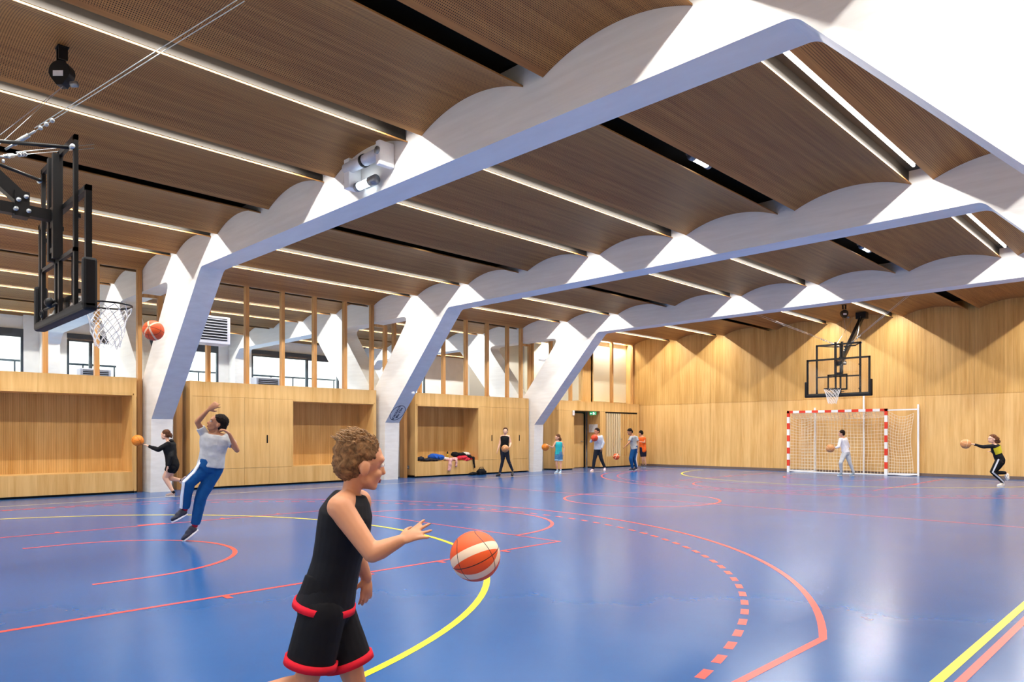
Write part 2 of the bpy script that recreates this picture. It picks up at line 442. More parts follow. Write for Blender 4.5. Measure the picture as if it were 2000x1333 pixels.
# far wall: plain lower panels, fluted upper panels with thin joints
wf = struct('wall_far', MB().box(X_OUT, X_R, Y_FAR+.012, Y_FAR+.25, 0, 5.24), 'oak')
seams = [-17.04, -15.98, -14.76, -13.53, -12.30, -11.1, -9.9, -8.7, -7.5, -6.32, -5.04, -3.8, -2.6, -1.4, -.2, 1.0]
for a, b in zip(seams, seams[1:]):
    MB().box(a+.003, b-.003, Y_FAR, Y_FAR+.02, .09, 2.455).build('wall_panel', 'oak', wf)
    MB().box(a+.003, b-.003, Y_FAR, Y_FAR+.02, 2.465, 5.22).build('fluted_wall_panel', 'oakf', wf)
struct('baseboard_far', MB().box(XC, X_R, Y_FAR+.001, Y_FAR+.02, .0, .088), 'skirt')
struct('wall_near', MB().box(X_OUT, X_R, Y_NEAR-.2, Y_NEAR, 0, 5.24), 'white')
wr = struct('wall_right', MB().box(.62, X_R+.2, Y_NEAR, Y_FAR, 0, 2.5).box(X_R-.05, X_R+.2, Y_NEAR, Y_FAR, 2.5, 5.24, 1), ['oak', 'white'])
struct('wall_left', MB().box(-17.52, -17.44, Y_NEAR, Y_FAR, 0, 2.44), 'white')

# ------------------------------------------------------------------ cabinets along the left wall
ZT, ZB, ZS = 2.51, 2.16, .46
def handle(y, par, xf=XC):
    MB().box(xf+.004, xf+.012, y-.018, y+.018, 1.06, 1.26).build('handle', 'black', par, bevel=.006)
def cabinet(y0, y1, cells, label):
    t = thing('bench_cabinet', (XC-.35, (y0+y1)/2, 0), label, 'cabinet', 'oak wall cabinets along the left side')
    XB = -17.42
    c = MB().box(XB, XC, y0, y1, ZB+.004, ZT)                       # top band
    c.box(XB, XC-.02, y0, y1, .04, .07)
    c.box(XB, XC, y0, y0+.055, .04, ZB+.004).box(XB, XC, y1-.055, y1, .04, ZB+.004)
    c.build('casing', 'oak', t)
    MB().box(XB, XC-.06, y0+.02, y1-.03, 0, .04).build('toe_kick', 'toe', t)
    for cell in cells:
        a, b, kind = cell[:3]
        if kind == 'n':
            z0 = ZS
            MB().box(XB, XB+.02, a, b, z0, ZB-.03).build('niche_back', 'oakn', t)
            MB().box(XB, XC, a, b, ZB-.04, ZB+.003).box(XB, XC, a-.02, a+.015, .07, ZB-.03).box(XB, XC, b-.015, b+.02, .07, ZB-.03).build('niche_lining', 'oak', t)
            MB().box(XB, XC-.001, a, b, z0-.03, z0).box(XC-.03, XC-.001, a, b, .045, z0-.03).build('bench', 'oak', t)
        else:
            d = MB().box(XC-.022, XC-.002, a+.003, b-.003, ZS, ZB).build('door', 'oak', t)
            if len(cell) > 3: handle(cell[3], d, XC-.008)
            MB().box(XC-.022, XC-.002, a+.003, b-.003, .045, ZS-.006).build('plinth_panel', 'oak', t)
    # seam shadow line under the band
    return t
cab1 = cabinet(-.7, 5.19, [(-.6, 2.0, 'n'), (2.0, 5.118, 'n')], 'oak wall cabinet with a wide empty bench niche at the left edge')
cab2 = cabinet(6.33, 11.42, [(6.38, 6.99, 'd'), (6.99, 7.62, 'd'), (7.62, 8.25, 'd', 8.20), (8.25, 8.88, 'd'), (8.88, 11.348, 'n')], 'oak wall cabinet with flat doors and an empty niche between the first two white columns')
cab3 = cabinet(12.78, 17.64, [(12.86, 15.32, 'n'), (15.32, 15.95, 'd', 15.90), (15.95, 16.58, 'd'), (16.58, 17.22, 'd', 17.18), (17.22, 17.6, 'd')], 'oak wall cabinet whose niche bench holds the pile of jackets')
# end unit with the recessed door and the slatted double door
t = thing('door_surround_cabinet', (XC-.35, 21.7, 0), 'oak end cabinet with a recessed doorway and slatted double doors near the far corner', 'cabinet')
c = MB().box(-17.42, XC, 19.2, 24.2, ZB+.004, ZT)
c.box(-17.42, XC, 19.2, 20.05, .04, ZB).box(-17.3, XC, 21.61, 21.93, .04, ZB).box(-17.3, XC, 24.06, 24.2, .02, ZB)
c.build('casing', 'oak', t)
MB().box(-17.4, XC-.06, 19.22, 20.03, 0, .04).box(-17.3, XC-.05, 21.64, 24.15, 0, .04).build('toe_kick', 'toe', t)
MB().box(-17.42, -17.38, 20.05, 21.61, 0, ZB).build('recess_lining', 'oak', t)
d = MB().box(-17.375, -17.335, 20.08, 21.42, .02, 2.08).build('door', 'oak', t)
MB().tube([(-17.335, 21.3, 1.02), (-17.27, 21.3, 1.02), (-17.27, 21.18, 1.02)], .01, 8).build('handle', 'chrome', d)
MB().box(-17.378, -17.31, 21.43, 21.5, 0, 2.12).box(-17.378, -17.31, 20.06, 21.5, 2.1, 2.15).build('door_frame', 'black', t)
MB().box(-17.2, XC-.03, 21.93, 24.06, .04, .3).build('recess_back', 'oak', t)
MB().box(XC-.20, XC-.18, 21.96, 22.99, .43, 2.1).build('slat_backing', 'oakh', t)
for k, (a, b) in enumerate(((21.96, 22.99), (23.0, 24.04))):
    d = MB().box(XC-.03, XC-.006, a, b, .045, .43).box(XC-.03, XC-.006, a, a+.04, .43, 2.1).box(XC-.03, XC-.006, b-.04, b, .43, 2.1).build('slatted_door', 'oakdoor', t)
    for j in range(8):
        y = a+.09+j*.118
        MB().box(XC-.045, XC-.008, y, y+(.05 if k == 0 else .07), .43, 2.1).build('slat', 'oakcream' if k == 0 else 'oakdoor', d)
    if k: MB().box(XC-.035, XC-.03, a, b, .43, 2.1).build('slat_board', 'oak', d)
MB().box(XC-.02, XC-.012, 21.93, 24.06, 2.1, 2.16).box(XC-.02, XC-.012, 21.93, 21.957, .04, 2.16).build('shadow_gap', 'black', t)
MB().tube([(XC-.005, 22.95, 1.1), (XC+.04, 22.95, 1.1), (XC+.04, 22.85, 1.1)], .011, 8).build('handle', 'chrome', t)

# small things on the joinery
g = NT('exit_green'); g.set('Base Color', srgb('#0C8F55')); g.set('Emission Color', srgb('#12B070')); g.set('Emission Strength', .8)
t = thing('exit_sign', (-17.0, 21.59, 2.1), 'green lit exit sign with white arrow and running figure above the doorway', 'sign')
MB().box(-17.16, -16.86, 21.57, 21.605, 2.03, 2.155).build('sign_box', g.m, t, bevel=.004)
pic = MB()
y_ = 21.567
def quad(mb, pts, y0=y_, y1=y_+.003): mb.prism(pts, [], (0, y0, 0), (1, 0, 0), (0, 0, 1), (0, y1-y0, 0))
quad(pic, [(-17.14, 2.085), (-17.105, 2.12), (-17.105, 2.1), (-17.05, 2.1), (-17.05, 2.07), (-17.105, 2.07), (-17.105, 2.05)])
quad(pic, [(-17.0, 2.04), (-16.94, 2.04), (-16.94, 2.145), (-17.0, 2.145)])
quad(pic, [(-16.90, 2.12), (-16.885, 2.13), (-16.875, 2.115), (-16.89, 2.105)]); quad(pic, [(-16.925, 2.09), (-16.905, 2.105), (-16.885, 2.075), (-16.875, 2.04), (-16.887, 2.04), (-16.9, 2.065), (-16.922, 2.045), (-16.93, 2.055), (-16.91, 2.08)])
pic.build('pictogram', emis('exit_white', (1, 1, 1, 1), 1.0, True), t)
tag(MB().box(-17.21, -16.8, 21.585, 21.605, 1.36, 1.67).build('paper_notice', plain('paper', '#DDE0E4', .6, nz=.04, scale=12)), 'white paper notice pinned on the oak reveal beside the doorway', 'notice')
t = thing('alarm_box', (XC+.02, 20.02, 2.07), 'small white alarm box with red dot at the top corner of the doorway', 'alarm')
MB().box(XC+.001, XC+.04, 19.95, 20.05, 1.98, 2.16).build('case', 'whitemetal', t, bevel=.008); MB().lathe((XC+.04, 20.0, 2.07), [(.012, 0), (.012, .006)], 12, axis='x').build('lamp', 'red', t)
t = thing('wall_switch', (-17.0, 12.775, .55), 'small square metal socket on the end panel left of the jacket niche', 'socket')
MB().box(-17.06, -16.96, 12.765, 12.779, .25, .35).build('plate', 'greysteel', t, bevel=.003); MB().box(-17.03, -16.99, 12.758, 12.766, .28, .32).build('button', 'whitemetal', t)
t = thing('round_sensor', (-15.7, 11.95, 2.42), 'small round white sensor on the edge of the middle frame leg', 'sensor')
MB().lathe((-15.71, 11.95, 2.42), [(.05, 0), (.05, .04), (.03, .06)], 16, axis='x').build('housing', 'whitemetal', t)

for k, (a, b, x1) in enumerate(((5.30, 5.405, -16.98), (6.12, 6.24, -16.9), (12.55, 12.66, -16.9))):
    struct('trim_%d' % (k+1), MB().box(-17.12, x1, a, b, 0, 2.47).box(-17.12, x1-.02, a-.08 if k == 0 else a, b, 2.12, 2.50), 'oakh')

# ------------------------------------------------------------------ clerestory screen between the halls
def clerestory(idx, y0, y1, muls, lo=2.5):
    wdw = struct('window_%d' % idx, MB().box(AX-.05, AX+.05, y0, y1, lo-.03, lo+.02).box(AX-.03, AX+.03, y0, y1, 4.955, 5.0), 'oakh')
    for y in muls: MB().box(AX-.06, AX+.06, y-.045, y+.045, lo, 4.955).build('mullion', 'oakh', wdw)
    edges = sorted([y0]+list(muls)+[y1])
    for a, b in zip(edges, edges[1:]):
        if b-a > .15: MB().box(AX-.006, AX+.006, a+.045, b-.045, lo+.02, 4.955).build('pane', 'glass', wdw)
    return wdw
clerestory(1, Y_NEAR+.02, 5.40, [-.2, .75, 1.7, 2.62, 3.56, 4.51, 5.36])
clerestory(2, 5.90, 11.56, [5.95, 6.89, 7.84, 8.79, 9.71, 10.64, 11.52])
clerestory(3, 12.07, 17.68, [12.30, 13.24, 14.17, 15.10, 16.03, 16.97, 17.64])
w4 = clerestory(4, 18.16, 24.28, [18.2, 19.2, 20.3, 21.5, 22.84, 24.24])
MB().box(AX-.06, AX+.06, 20.98, 21.6, 2.5, 4.9).build('solid_panel', 'oak', w4)
for k, (y0, y1) in enumerate(B):                               # small window inside each V of the frames
    wv = struct('window_%d' % (5+k), MB().box(AX-.05, AX+.05, y0+.02, y1-.02, 4.36, 4.43), 'oakh')
    MB().box(AX-.05, AX+.05, y1-.12, y1-.02, 2.6, 4.36).build('mullion', 'oakh', wv)
    MB().box(AX-.006, AX+.006, y0+.02, y1-.12, 2.6, 4.36).build('pane', 'glass', wv)
# partition of the end bay of the next hall
struct('wall_partition', MB().box(-17.5, -17.40, 21.3, Y_FAR-.01, 2.6, 5.2).box(-20.4, -17.4, 21.2, 21.3, 2.6, 5.2), plain('cream_plaster', '#EDE6CF', .6, nz=.01))
MB2 = MB().box(-20.4, -20.3, 18.16, 21.2, 0, 5.2)
for nm, x, y, ww, e in (('corridor_fill_lamp', -17.23, 22.8, 2.6, 85), ('store_fill_lamp', -19.0, 19.8, 2.0, 14)):  # unseen fill lamps, added to brighten the spaces behind the end bay glass
    tt = thing(nm, (x, y, 5.0), 'added fill lamp behind the glass screen of the farthest bay, %s' % ('near the corner' if e > 20 else 'left of the wide oak panel'), 'ceiling light')
    MB().box(x-.05, x+.05, y-ww/2, y+ww/2, 5.13, 5.15).build('diffuser', 'tube', tt)
    ld = bpy.data.lights.new('corridor_fill_lamp', 'AREA'); ld.shape = 'RECTANGLE'; ld.size = .08; ld.size_y = ww; ld.energy = e; ld.color = TUBE_COL
    lo = bpy.data.objects.new('lamp', ld); COL.objects.link(lo); lo.parent = tt; lo.location = (0, 0, .11)
struct('wall_store', MB2, plain('grey_plaster', '#B9B3A8', .7, nz=.02))

# ------------------------------------------------------------------ outer windows of the next hall
def outer_window(idx, y0, y1, muls):
    mb = MB().box(X_OUT-.05, X_OUT+.05, y0, y1, 4.36, 4.62).box(X_OUT-.05, X_OUT+.05, y0, y1, .78, .86)
    mb.box(X_OUT-.05, X_OUT+.05, y0, y0+.07, .8, 4.4).box(X_OUT-.05, X_OUT+.05, y1-.07, y1, .8, 4.4)
    for y in muls: mb.box(X_OUT-.05, X_OUT+.05, y-.05, y+.05, .8, 4.4)
    wdw = struct('window_%d' % idx, mb, 'darkframe')
    e = [y0]+muls+[y1]
    for a, b in zip(e, e[1:]): MB().box(X_OUT-.01, X_OUT+.01, a+.05, b-.05, .86, 4.36).build('pane', 'glass', wdw)
outer_window(8, -.6, 5.0, [1.3, 3.1]); outer_window(9, 6.2, 11.2, [6.9, 9.0]); outer_window(10, 12.5, 16.4, [14.9]); outer_window(11, 18.4, 21.1, [19.8])
wo = MB().box(X_OUT-.2, X_OUT-.05, Y_NEAR, Y_FAR, 4.6, 5.24).box(X_OUT-.2, X_OUT-.05, Y_NEAR, Y_FAR, 0, .8)
for a, b in ((Y_NEAR, -.6), (5.0, 6.2), (11.2, 12.5), (16.4, 18.4), (21.1, Y_FAR)): wo.box(X_OUT-.2, X_OUT+.05, a, b, 0, 5.24)
struct('wall_outer', wo, 'white')
# ground, railing and houses outside
struct('ground_outside', MB().box(-60, X_OUT-.32, -30, 60, -.2, -.01), plain('pale_paving', '#CFCBC2', .8))
t = thing('railing', (-28.2, 12, 0), 'dark metal railing outside the tall windows of the next hall', 'railing')
rb = MB().box(-28.23, -28.17, -1, 24, 3.70, 3.77)
rb.build('handrail', 'darkframe', t)
for k in range(26): MB().box(-28.22, -28.18, -1+k*1.0, -.95+k*1.0, .0, 3.70).build('baluster', 'darkframe', t)
fac = plain('pale_render', '#EDE9DF', .8, nz=.03, scale=.6)
t = thing('house_facade', (-40, 4, 0), 'pale rendered house front seen through the leftmost outer windows', 'building')
MB().box(-44, -40, -20, 11.5, 0, 11).build('wall', fac, t)
MB().box(-40.0, -39.7, -20, 11.5, 6.4, 6.7).build('cornice', fac, t)
for k in range(7):
    y = -14+k*3.6
    f = MB().box(-39.99, -39.93, y, y+1.2, 2.6, 5.0).build('window', 'whitemetal', t)
    MB().box(-39.93, -39.92, y+.1, y+.56, 2.7, 4.9).box(-39.93, -39.92, y+.64, y+1.1, 2.7, 4.9).build('pane', plain('blue_pane', '#9FB6C2', .2), f)
t = thing('house_facade', (-42, 24, 0), 'pale house front with a shuttered window behind the railing', 'building')
MB().box(-46, -42, 12.5, 45, 0, 12).build('wall', fac, t)
for k in range(6):
    y = 15+k*4
    f = MB().box(-41.99, -41.93, y, y+1.2, 3.0, 5.4).build('window', 'whitemetal', t)
    MB().box(-41.93, -41.92, y+.1, y+1.1, 3.1, 5.3).build('shutter', plain('grey_shutter', '#C4C9C8', .5), f)

# ------------------------------------------------------------------ emergency lamps in the black slots
def em_lamp(i, y, lab):
    x = slot(i); t = thing('emergency_lamp', (x, y, 5.0), lab, 'emergency light', 'small emergency lamps')
    MB().box(x-.09, x+.09, y-.22, y+.22, 5.1, 5.14).tube([(x, y-.17, 5.14), (x, y-.17, 5.24)], .01, 6).tube([(x, y+.17, 5.14), (x, y+.17, 5.24)], .01, 6).build('bracket', 'greysteel', t)
    MB().tube([(x, y-.24, 5.06), (x, y-.18, 5.06)], .06, 14).build('end_cap', 'greysteel', t); MB().tube([(x, y+.18, 5.06), (x, y+.24, 5.06)], .06, 14).build('end_cap', 'greysteel', t)
    MB().tube([(x, y-.18, 5.06), (x, y+.18, 5.06)], .05, 14).build('diffuser', 'emlamp', t)
em_lamp(1, 8.8, 'emergency lamp in the right black slot between first and second frames'); em_lamp(4, 8.8, 'emergency lamp in the left black slot between first and second frames')
em_lamp(1, 15.3, 'emergency lamp in the right black slot between second and third frames'); em_lamp(4, 15.3, 'emergency lamp in the left black slot between second and third frames')

# motor tube and lamp fixed to the front of the nearest frame
yb = B[0][0]
P = lambda px, py: V((0, 0, 0))
def onb(px, py, y):      # point on the vertical plane at that y
    r = (px-HX)/FPX; u = (HY-py)/FPX; D = y/(cs+r*sn); return V(((-sn+r*cs)*D, y, EYE+u*D))
a = onb(677, 329, yb-.16); b = onb(745, 300, yb-.16)
a.z = b.z = (a.z+b.z)/2
t = thing('winch_motor', (a.x, yb, a.z), 'grey tubular winch motor bracketed high on the nearest white frame', 'motor')
MB().tube([a, b], .075, 18).build('motor_tube', 'lightgrey', t)
m_ = a.lerp(b, .52); MB().tube([m_-V((.025, 0, 0)), m_+V((.025, 0, 0))], .085, 18).build('clamp', 'black', t)
MB().box(b.x-.02, b.x+.07, yb-.24, yb-.005, b.z-.18, b.z+.13).build('end_bracket', 'whitemetal', t, bevel=.015)
MB().lathe((b.x+.025, yb-.255, b.z), [(.05, 0), (.05, .02), (.02, .02)], 14, axis='y').build('shaft', 'greysteel', t)
MB().box(a.x-.01, a.x+.12, yb-.2, yb-.005, a.z-.28, a.z+.12).build('rear_bracket', 'whitemetal', t, bevel=.01)
MB().tube([a-V((.03, 0, -.02)), a-V((.04, 0, .18))], .018, 8).build('hook', 'black', t)
a = onb(697, 364, yb-.1); b = onb(735, 352, yb-.1); a.z = b.z = (a.z+b.z)/2
t = thing('emergency_lamp', (a.x, yb, a.z), 'emergency lamp mounted under the motor on the nearest white frame', 'emergency light', 'small emergency lamps')
MB().tube([a, a.lerp(b, .12)], .062, 16).build('end_cap', 'greysteel', t); MB().tube([a.lerp(b, .7), b], .062, 16).build('end_cap', 'greysteel', t)
MB().tube([a.lerp(b, .12), a.lerp(b, .7)], .052, 16).build('diffuser', 'emlamp', t)
MB().box(a.x+.08, b.x-.1, yb-.08, yb-.003, a.z-.02, a.z+.02).build('bracket', 'greysteel', t)

# fan coil heaters
def heater(x, y0, y1, z0, z1, lab, face=1, dp=.42):
    t = thing('air_heater', (x, (y0+y1)/2, z0), lab, 'air heater', 'louvred air heaters')
    x1 = x-face*dp
    MB().box(x1, x, y0, y1, z0, z1).build('casing', 'lightgrey', t, bevel=.02)
    MB().box(x-.002*face, x+.006*face, y0+.08, y1-.08, z0+.09, z1-.05).build('grille', 'grille', t)
    k = 8
    for i in range(k):
        z = z0+.12+(z1-z0-.2)*i/(k-1)
        MB().box(x+.004*face, x+.03*face, y0+.07, y1-.07, z-.008, z+.008).build('louvre', 'lightgrey', t)
    return t
t = heater(-16.4, 6.32, 7.15, 3.37, 4.02, 'grey louvred air heater hung behind the nearest frame leg')
MB().box(-16.7, -16.6, 5.868, 6.35, 3.9, 3.95).box(-16.7, -16.6, 5.868, 6.35, 3.45, 3.5).build('bracket', 'lightgrey', t)
t = heater(-16.4, 18.6, 19.45, 3.3, 3.95, 'grey louvred air heater hung behind the farthest frame leg')
MB().box(-16.7, -16.6, 18.138, 18.63, 3.85, 3.9).box(-16.7, -16.6, 18.138, 18.63, 3.4, 3.45).build('bracket', 'lightgrey', t)
t = heater(-25.6, 6.3, 7.2, 2.75, 3.4, 'grey louvred heater in the next hall, behind the left hoop net', dp=.42)
MB().box(-26.0, -25.9, 6.5, 6.8, .0, 2.8).build('bracket', 'lightgrey', t)
t = heater(-25.6, 12.15, 13.1, 2.75, 3.45, 'grey louvred heater in the next hall, right of its white pier', dp=.5)
MB().box(-26.0, -25.9, 12.4, 12.7, .0, 2.8).build('bracket', 'lightgrey', t)

# ------------------------------------------------------------------ basketball hoops
def hoop(cx, yb_, s, label, zf=3.95):
    """board plane y = yb_, rim on the s side; everything else hangs from the ceiling behind it"""
    t = thing('basketball_hoop', (cx, yb_, 0), label, 'basketball hoop', 'ceiling hung basketball hoops')
    X = lambda x: cx+x
    Y = lambda d: yb_-s*d                 # d = metres behind the board
    def box(mb, x0, x1, d0, d1, z0, z1): return mb.box(X(x0), X(x1), Y(d0), Y(d1), z0, z1)
    MB_ = MB
    box(MB_(), -.89, .89, -.006, .006, 2.47, 3.5).build('backboard', 'acrylic', t)
    f = MB_()
    for a in ((-.9, .9, 3.47, 3.52), (-.9, .9, 2.44, 2.49), (-.9, -.85, 2.46, 3.52), (.85, .9, 2.46, 3.52)): box(f, a[0], a[1], -.015, .035, a[2], a[3])
    f.build('board_frame', 'black', t)
    q = MB_()
    for a in ((-.285, .285, 3.0, 3.045), (-.285, .285, 2.575, 2.62), (-.285, -.24, 2.6, 3.04), (.24, .285, 2.6, 3.04)): box(q, a[0], a[1], -.011, -.007, a[2], a[3])
    q.build('target_square', 'black', t)
    p = MB_(); box(p, -.95, .95, -.05, .07, 2.38, 2.47); box(p, -.95, -.87, -.05, .07, 2.40, 2.86); box(p, .87, .95, -.05, .07, 2.40, 2.86)
    p.build('edge_padding', 'rubber', t, bevel=.025)
    rf = MB_()
    for a in ((-.64, .64, zf-.05, zf), (-.64, .64, 2.96, 3.0), (-.64, -.59, 2.45, zf), (.59, .64, 2.45, zf), (-.09, -.045, 2.45, zf), (.045, .09, 2.45, zf)): box(rf, a[0], a[1], .03, .065, a[2], a[3])
    for x in (-.6, .6, 0):
        for z in (2.6, 3.3): box(rf, x-.02, x+.02, .006, .04, z-.02, z+.02)
    rf.build('rear_frame', 'black', t)
    # height adjusting posts and box beam
    mp = MB_(); box(mp, -.12, -.06, .066, .12, 2.98, 4.0); box(mp, .06, .12, .066, .12, 2.98, 4.0); box(mp, -.06, .06, .07, .11, 3.05, 3.1); box(mp, -.06, .06, .07, .11, 3.3, 3.5)
    mp.build('slide_post', 'black', t)
    bm_ = MB_(); box(bm_, -.05, .05, .11, .58, 3.36, 3.46); box(bm_, -.07, .07, .30, .42, 3.34, 3.58)
    bm_.build('support_beam', 'black', t)
    m2 = MB_().bar((cx, Y(.34), 3.5), (cx, Y(2.0), 4.93), .10, .12); m2.box(X(-.15), X(.15), Y(1.9), Y(2.15), 4.9, 5.1)
    m2.build('mast', 'black', t)
    for x in (-.62, .62):
        MB_().tube([(X(x*.98), Y(.06), 3.92), (X(x*.45), Y(.62), 3.92)], .018, 8).build('stay_arm', 'black', t)
    MB_().bar((X(-.3), Y(.62), 3.92), (X(.3), Y(.62), 3.92), .04, .04).build('spreader', 'black', t)
    for x in (-.62, .62): MB_().lathe((X(x), Y(.08), 3.92), [(.022, -.03), (.022, .03)], 10, axis='x').build('bolt', 'chrome', t)
    for d, z in ((.33, 3.53), (.39, 3.49), (.31, 3.4), (.41, 3.4)): MB_().tube([(X(-.09), Y(d), z), (X(.09), Y(d), z)], .02, 10).build('bolt', 'chrome', t)
    # turnbuckles + cables running forward to the ceiling
    for x in (-1, 1):
        a = V((X(x*.12), Y(.5), 3.92)); e = V((X(x*2.2), Y(-.84), 4.98)); d = (e-a).normalized()
        MB_().tube([a+d*.35, e], .004, 5).tube([a+d*.35+V((0, 0, .03)), e+V((0, 0, .05))], .004, 5).build('cable', 'chrome', t)
        tb = MB_().tube([a, a+d*.1], .01, 8).tube([a+d*.1, a+d*.28], .02, 8).tube([a+d*.28, a+d*.36], .01, 8)
        for k in range(3): tb.ell(a+d*(.42+.07*k), (.022, .022, .022), n=6, m=8)
        tb.build('turnbuckle', 'chrome', t)
        g1, g2 = V((X(x*.3), Y(.62), 3.92)), V((X(x*.1), Y(1.6), 4.92)); MB_().tube([g1, g2], .004, 5).build('cable', 'chrome', t)
    ch = MB_()
    for k in range(9): ch.ell((X(.02*math.sin(k*2)), Y(.45+.05*k), 3.9-.16*math.sin(math.pi*k/8)), (.014, .014, .02), n=5, m=7)
    ch.build('chain', 'chrome', t)
    # rim with bracket
    rz = 2.6; rr = .225; rc = V((cx, Y(-.39), rz))
    br = MB_(); box(br, -.09, .09, -.03, -.012, 2.5, 2.63); box(br, -.1, .1, -.12, -.02, 2.60, 2.625)
    br.tube([(X(-.08), Y(-.03), 2.52), (X(-.1), Y(-.2), 2.59)], .01, 6).tube([(X(.08), Y(-.03), 2.52), (X(.1), Y(-.2), 2.59)], .01, 6)
    br.build('rim_bracket', 'black', t)
    MB_().tube([rc+V((rr*math.cos(2*math.pi*k/40), rr*math.sin(2*math.pi*k/40), 0)) for k in range(40)], .0095, 8, closed=True).build('rim', 'black', t)
    nb = MB_(); N = 12; rows = 8
    def npt(k, row):
        tt = row/rows; rad = rr*(1-.50*tt**.8); a = 2*math.pi*(k+.5*(row % 2))/N; j = .006*math.sin(k*3.1+row*1.7)
        return rc+V(((rad+j)*math.cos(a), (rad+j)*math.sin(a), -.012-.42*tt+.01*math.sin(k*2.3+row)))
    for row in range(rows):
        for k in range(N):
            if row % 2 == 0: nb.tube([npt(k, row), npt(k, row+1)], .0042, 5); nb.tube([npt(k, row), npt((k-1) % N, row+1)], .0042, 5)
            else: nb.tube([npt(k, row), npt(k, row+1)], .0042, 5); nb.tube([npt(k, row), npt((k+1) % N, row+1)], .0042, 5)
    nb.build('net', plain('white_cord', '#F2F1EF', .7, nz=.01), t)
    cl = MB_()
    cl.tube([(X(-.3), Y(.1), 2.53), (X(.15), Y(.1), 2.53)], .014, 8).ell((X(0), Y(.12), 2.56), (.05, .05, .05), n=8, m=10)
    cl.tube([V((X(-.34), Y(.12), 2.49))+V((.035*math.cos(a/12*6.283), 0, .035*math.sin(a/12*6.283))) for a in range(12)], .009, 6, closed=True)
    cl.build('adjuster_crank', 'black', t)
    return t
hoop(-8.09, 1.85, 1, 'black framed glass basketball hoop hanging at the upper left, seen from behind', 4.04)
hoop(-7.88, 21.5, -1, 'black framed glass basketball hoop hanging before the far oak wall')
def winch(c, label):
    t = thing('cable_winch', c, label, 'winch', 'black cable winches under the vaults'); c = V(c)
    MB().box(c.x-.06, c.x+.06, c.y-.05, c.y+.05, c.z+.0, c.z+.012).box(c.x-.05, c.x-.03, c.y-.04, c.y+.04, c.z-.12, c.z).box(c.x+.03, c.x+.05, c.y-.04, c.y+.04, c.z-.12, c.z).build('bracket', 'black', t)
    n_ = V((.62, -.0, 0)).normalized()
    ax = V((.707, -.707, 0)); sd = V((.707, .707, 0)); up = V((0, 0, 1)); cc = c-V((0, 0, .24))
    prof = [(.105*math.cos(R(a)), .105*math.sin(R(a))) for a in range(-30, 211, 15)]+[(-.03, -.135), (.03, -.135)]
    MB().prism(prof, [], cc-ax*.05, sd, up, ax*.10).build('housing', 'black', t, bevel=.008)
    MB().prism([(-.055, -.055), (.045, -.055), (.045, .0), (-.055, .0)], [], cc+ax*.056, sd, up, ax*.002).build('rating_plate', 'lightgrey', t)
    MB().tube([cc+sd*.09-up*.11, cc+sd*.15-up*.11], .03, 12).build('motor', 'greysteel', t)
    return t
wc = winch((-8.12, 1.84, 5.10), 'black cable winch hung from the vault above the left hoop')
MB().tube([V((-8.12, 1.84, 4.72)), V((-8.0, 1.3, 3.95))], .003, 5).tube([V((-8.1, 1.84, 4.72)), V((-8.25, 1.2, 3.95))], .003, 5).build('cable', 'chrome', wc)
wc = winch((-7.82, 21.86, 5.10), 'black cable winch hung from the vault above the far hoop')
MB().tube([V((-7.82, 21.86, 4.72)), V((-7.88, 22.3, 3.9))], .003, 5).build('cable', 'chrome', wc)

# ------------------------------------------------------------------ handball goal folded along the far wall
GY, GYB = 23.88, 24.2
t = thing('handball_goal', (-8.8, GY, 0), 'red and white handball goal with net standing before the far oak wall', 'goal')
def banded(a, b, nseg, first):
    mb = MB(); a, b = V(a), V(b)
    for k in range(nseg):
        p, q = a.lerp(b, k/nseg), a.lerp(b, (k+1)/nseg); mb.bar(p, q, .08, .08, (k+first) % 2)
    return mb
xl, xr = -10.37, -7.29
banded((xl, GY, 2.08), (xl, GY, 0), 10, 0).build('left_post', ['red', 'whitemetal'], t)
banded((xr, GY, 2.08), (xr, GY, 0), 10, 0).build('right_post', ['red', 'whitemetal'], t)
banded((xl-.04, GY, 2.04), (xr+.04, GY, 2.04), 15, 0).build('crossbar', ['red', 'whitemetal'], t)
for nm, x, h in (('left_back_post', -9.6, 2.18), ('right_back_post', -6.48, 2.2), ('middle_back_post', -8.05, 2.52)):
    MB().bar((x, GYB, 0), (x, GYB, h), .05, .05).build(nm, 'whitemetal', t)
MB().bar((xr, GY, 2.03), (-6.48, GYB, 2.05), .04, .04).build('top_arm', 'whitemetal', t)
MB().bar((xl, GY, 2.03), (-9.6, GYB, 2.0), .03, .03).build('top_arm', 'whitemetal', t)
MB().bar((xr, GY, .05), (-6.48, GYB, .05), .05, .05).build('foot_arm', 'whitemetal', t)
MB().bar((xl, GY, .05), (-9.6, GYB, .05), .05, .05).build('foot_arm', 'whitemetal', t)
MB().bar((xl, GY+.06, .02), (xr, GY+.06, .02), .03, .03).build('ground_bar', 'whitemetal', t)
for x0 in (xl+.1, xr+.1): MB().tube([(x0+.75*math.cos(R(a))*.5+.35, GY+.1, .08+.06*math.sin(R(a))) for a in range(180, 361, 20)], .012, 6).build('foot_hoop', 'whitemetal', t)
cord = plain('cream_net_cord', '#EFE3CC', .8, nz=.02)
def net_sheet(fn, nu, nv, r=.0065):
    mb = MB()
    for i in range(nu+1): mb.tube([fn(i/nu, j/nv) for j in range(nv+1)], r, 3, cap=False)
    for j in range(nv+1): mb.tube([fn(i/nu, j/nv) for i in range(nu+1)], r, 3, cap=False)
    return mb
def back(u, v):
    x = xl+.35+(xr-xl-.35)*u; z = .03+1.80*v
    return V((x+.012*math.sin(9*v+5*u), GY+.17+.05*math.sin(3*math.pi*u)+.04*v, z+.03*math.sin(7*u)*v))
net_sheet(back, 27, 17).build('back_net', cord, t)
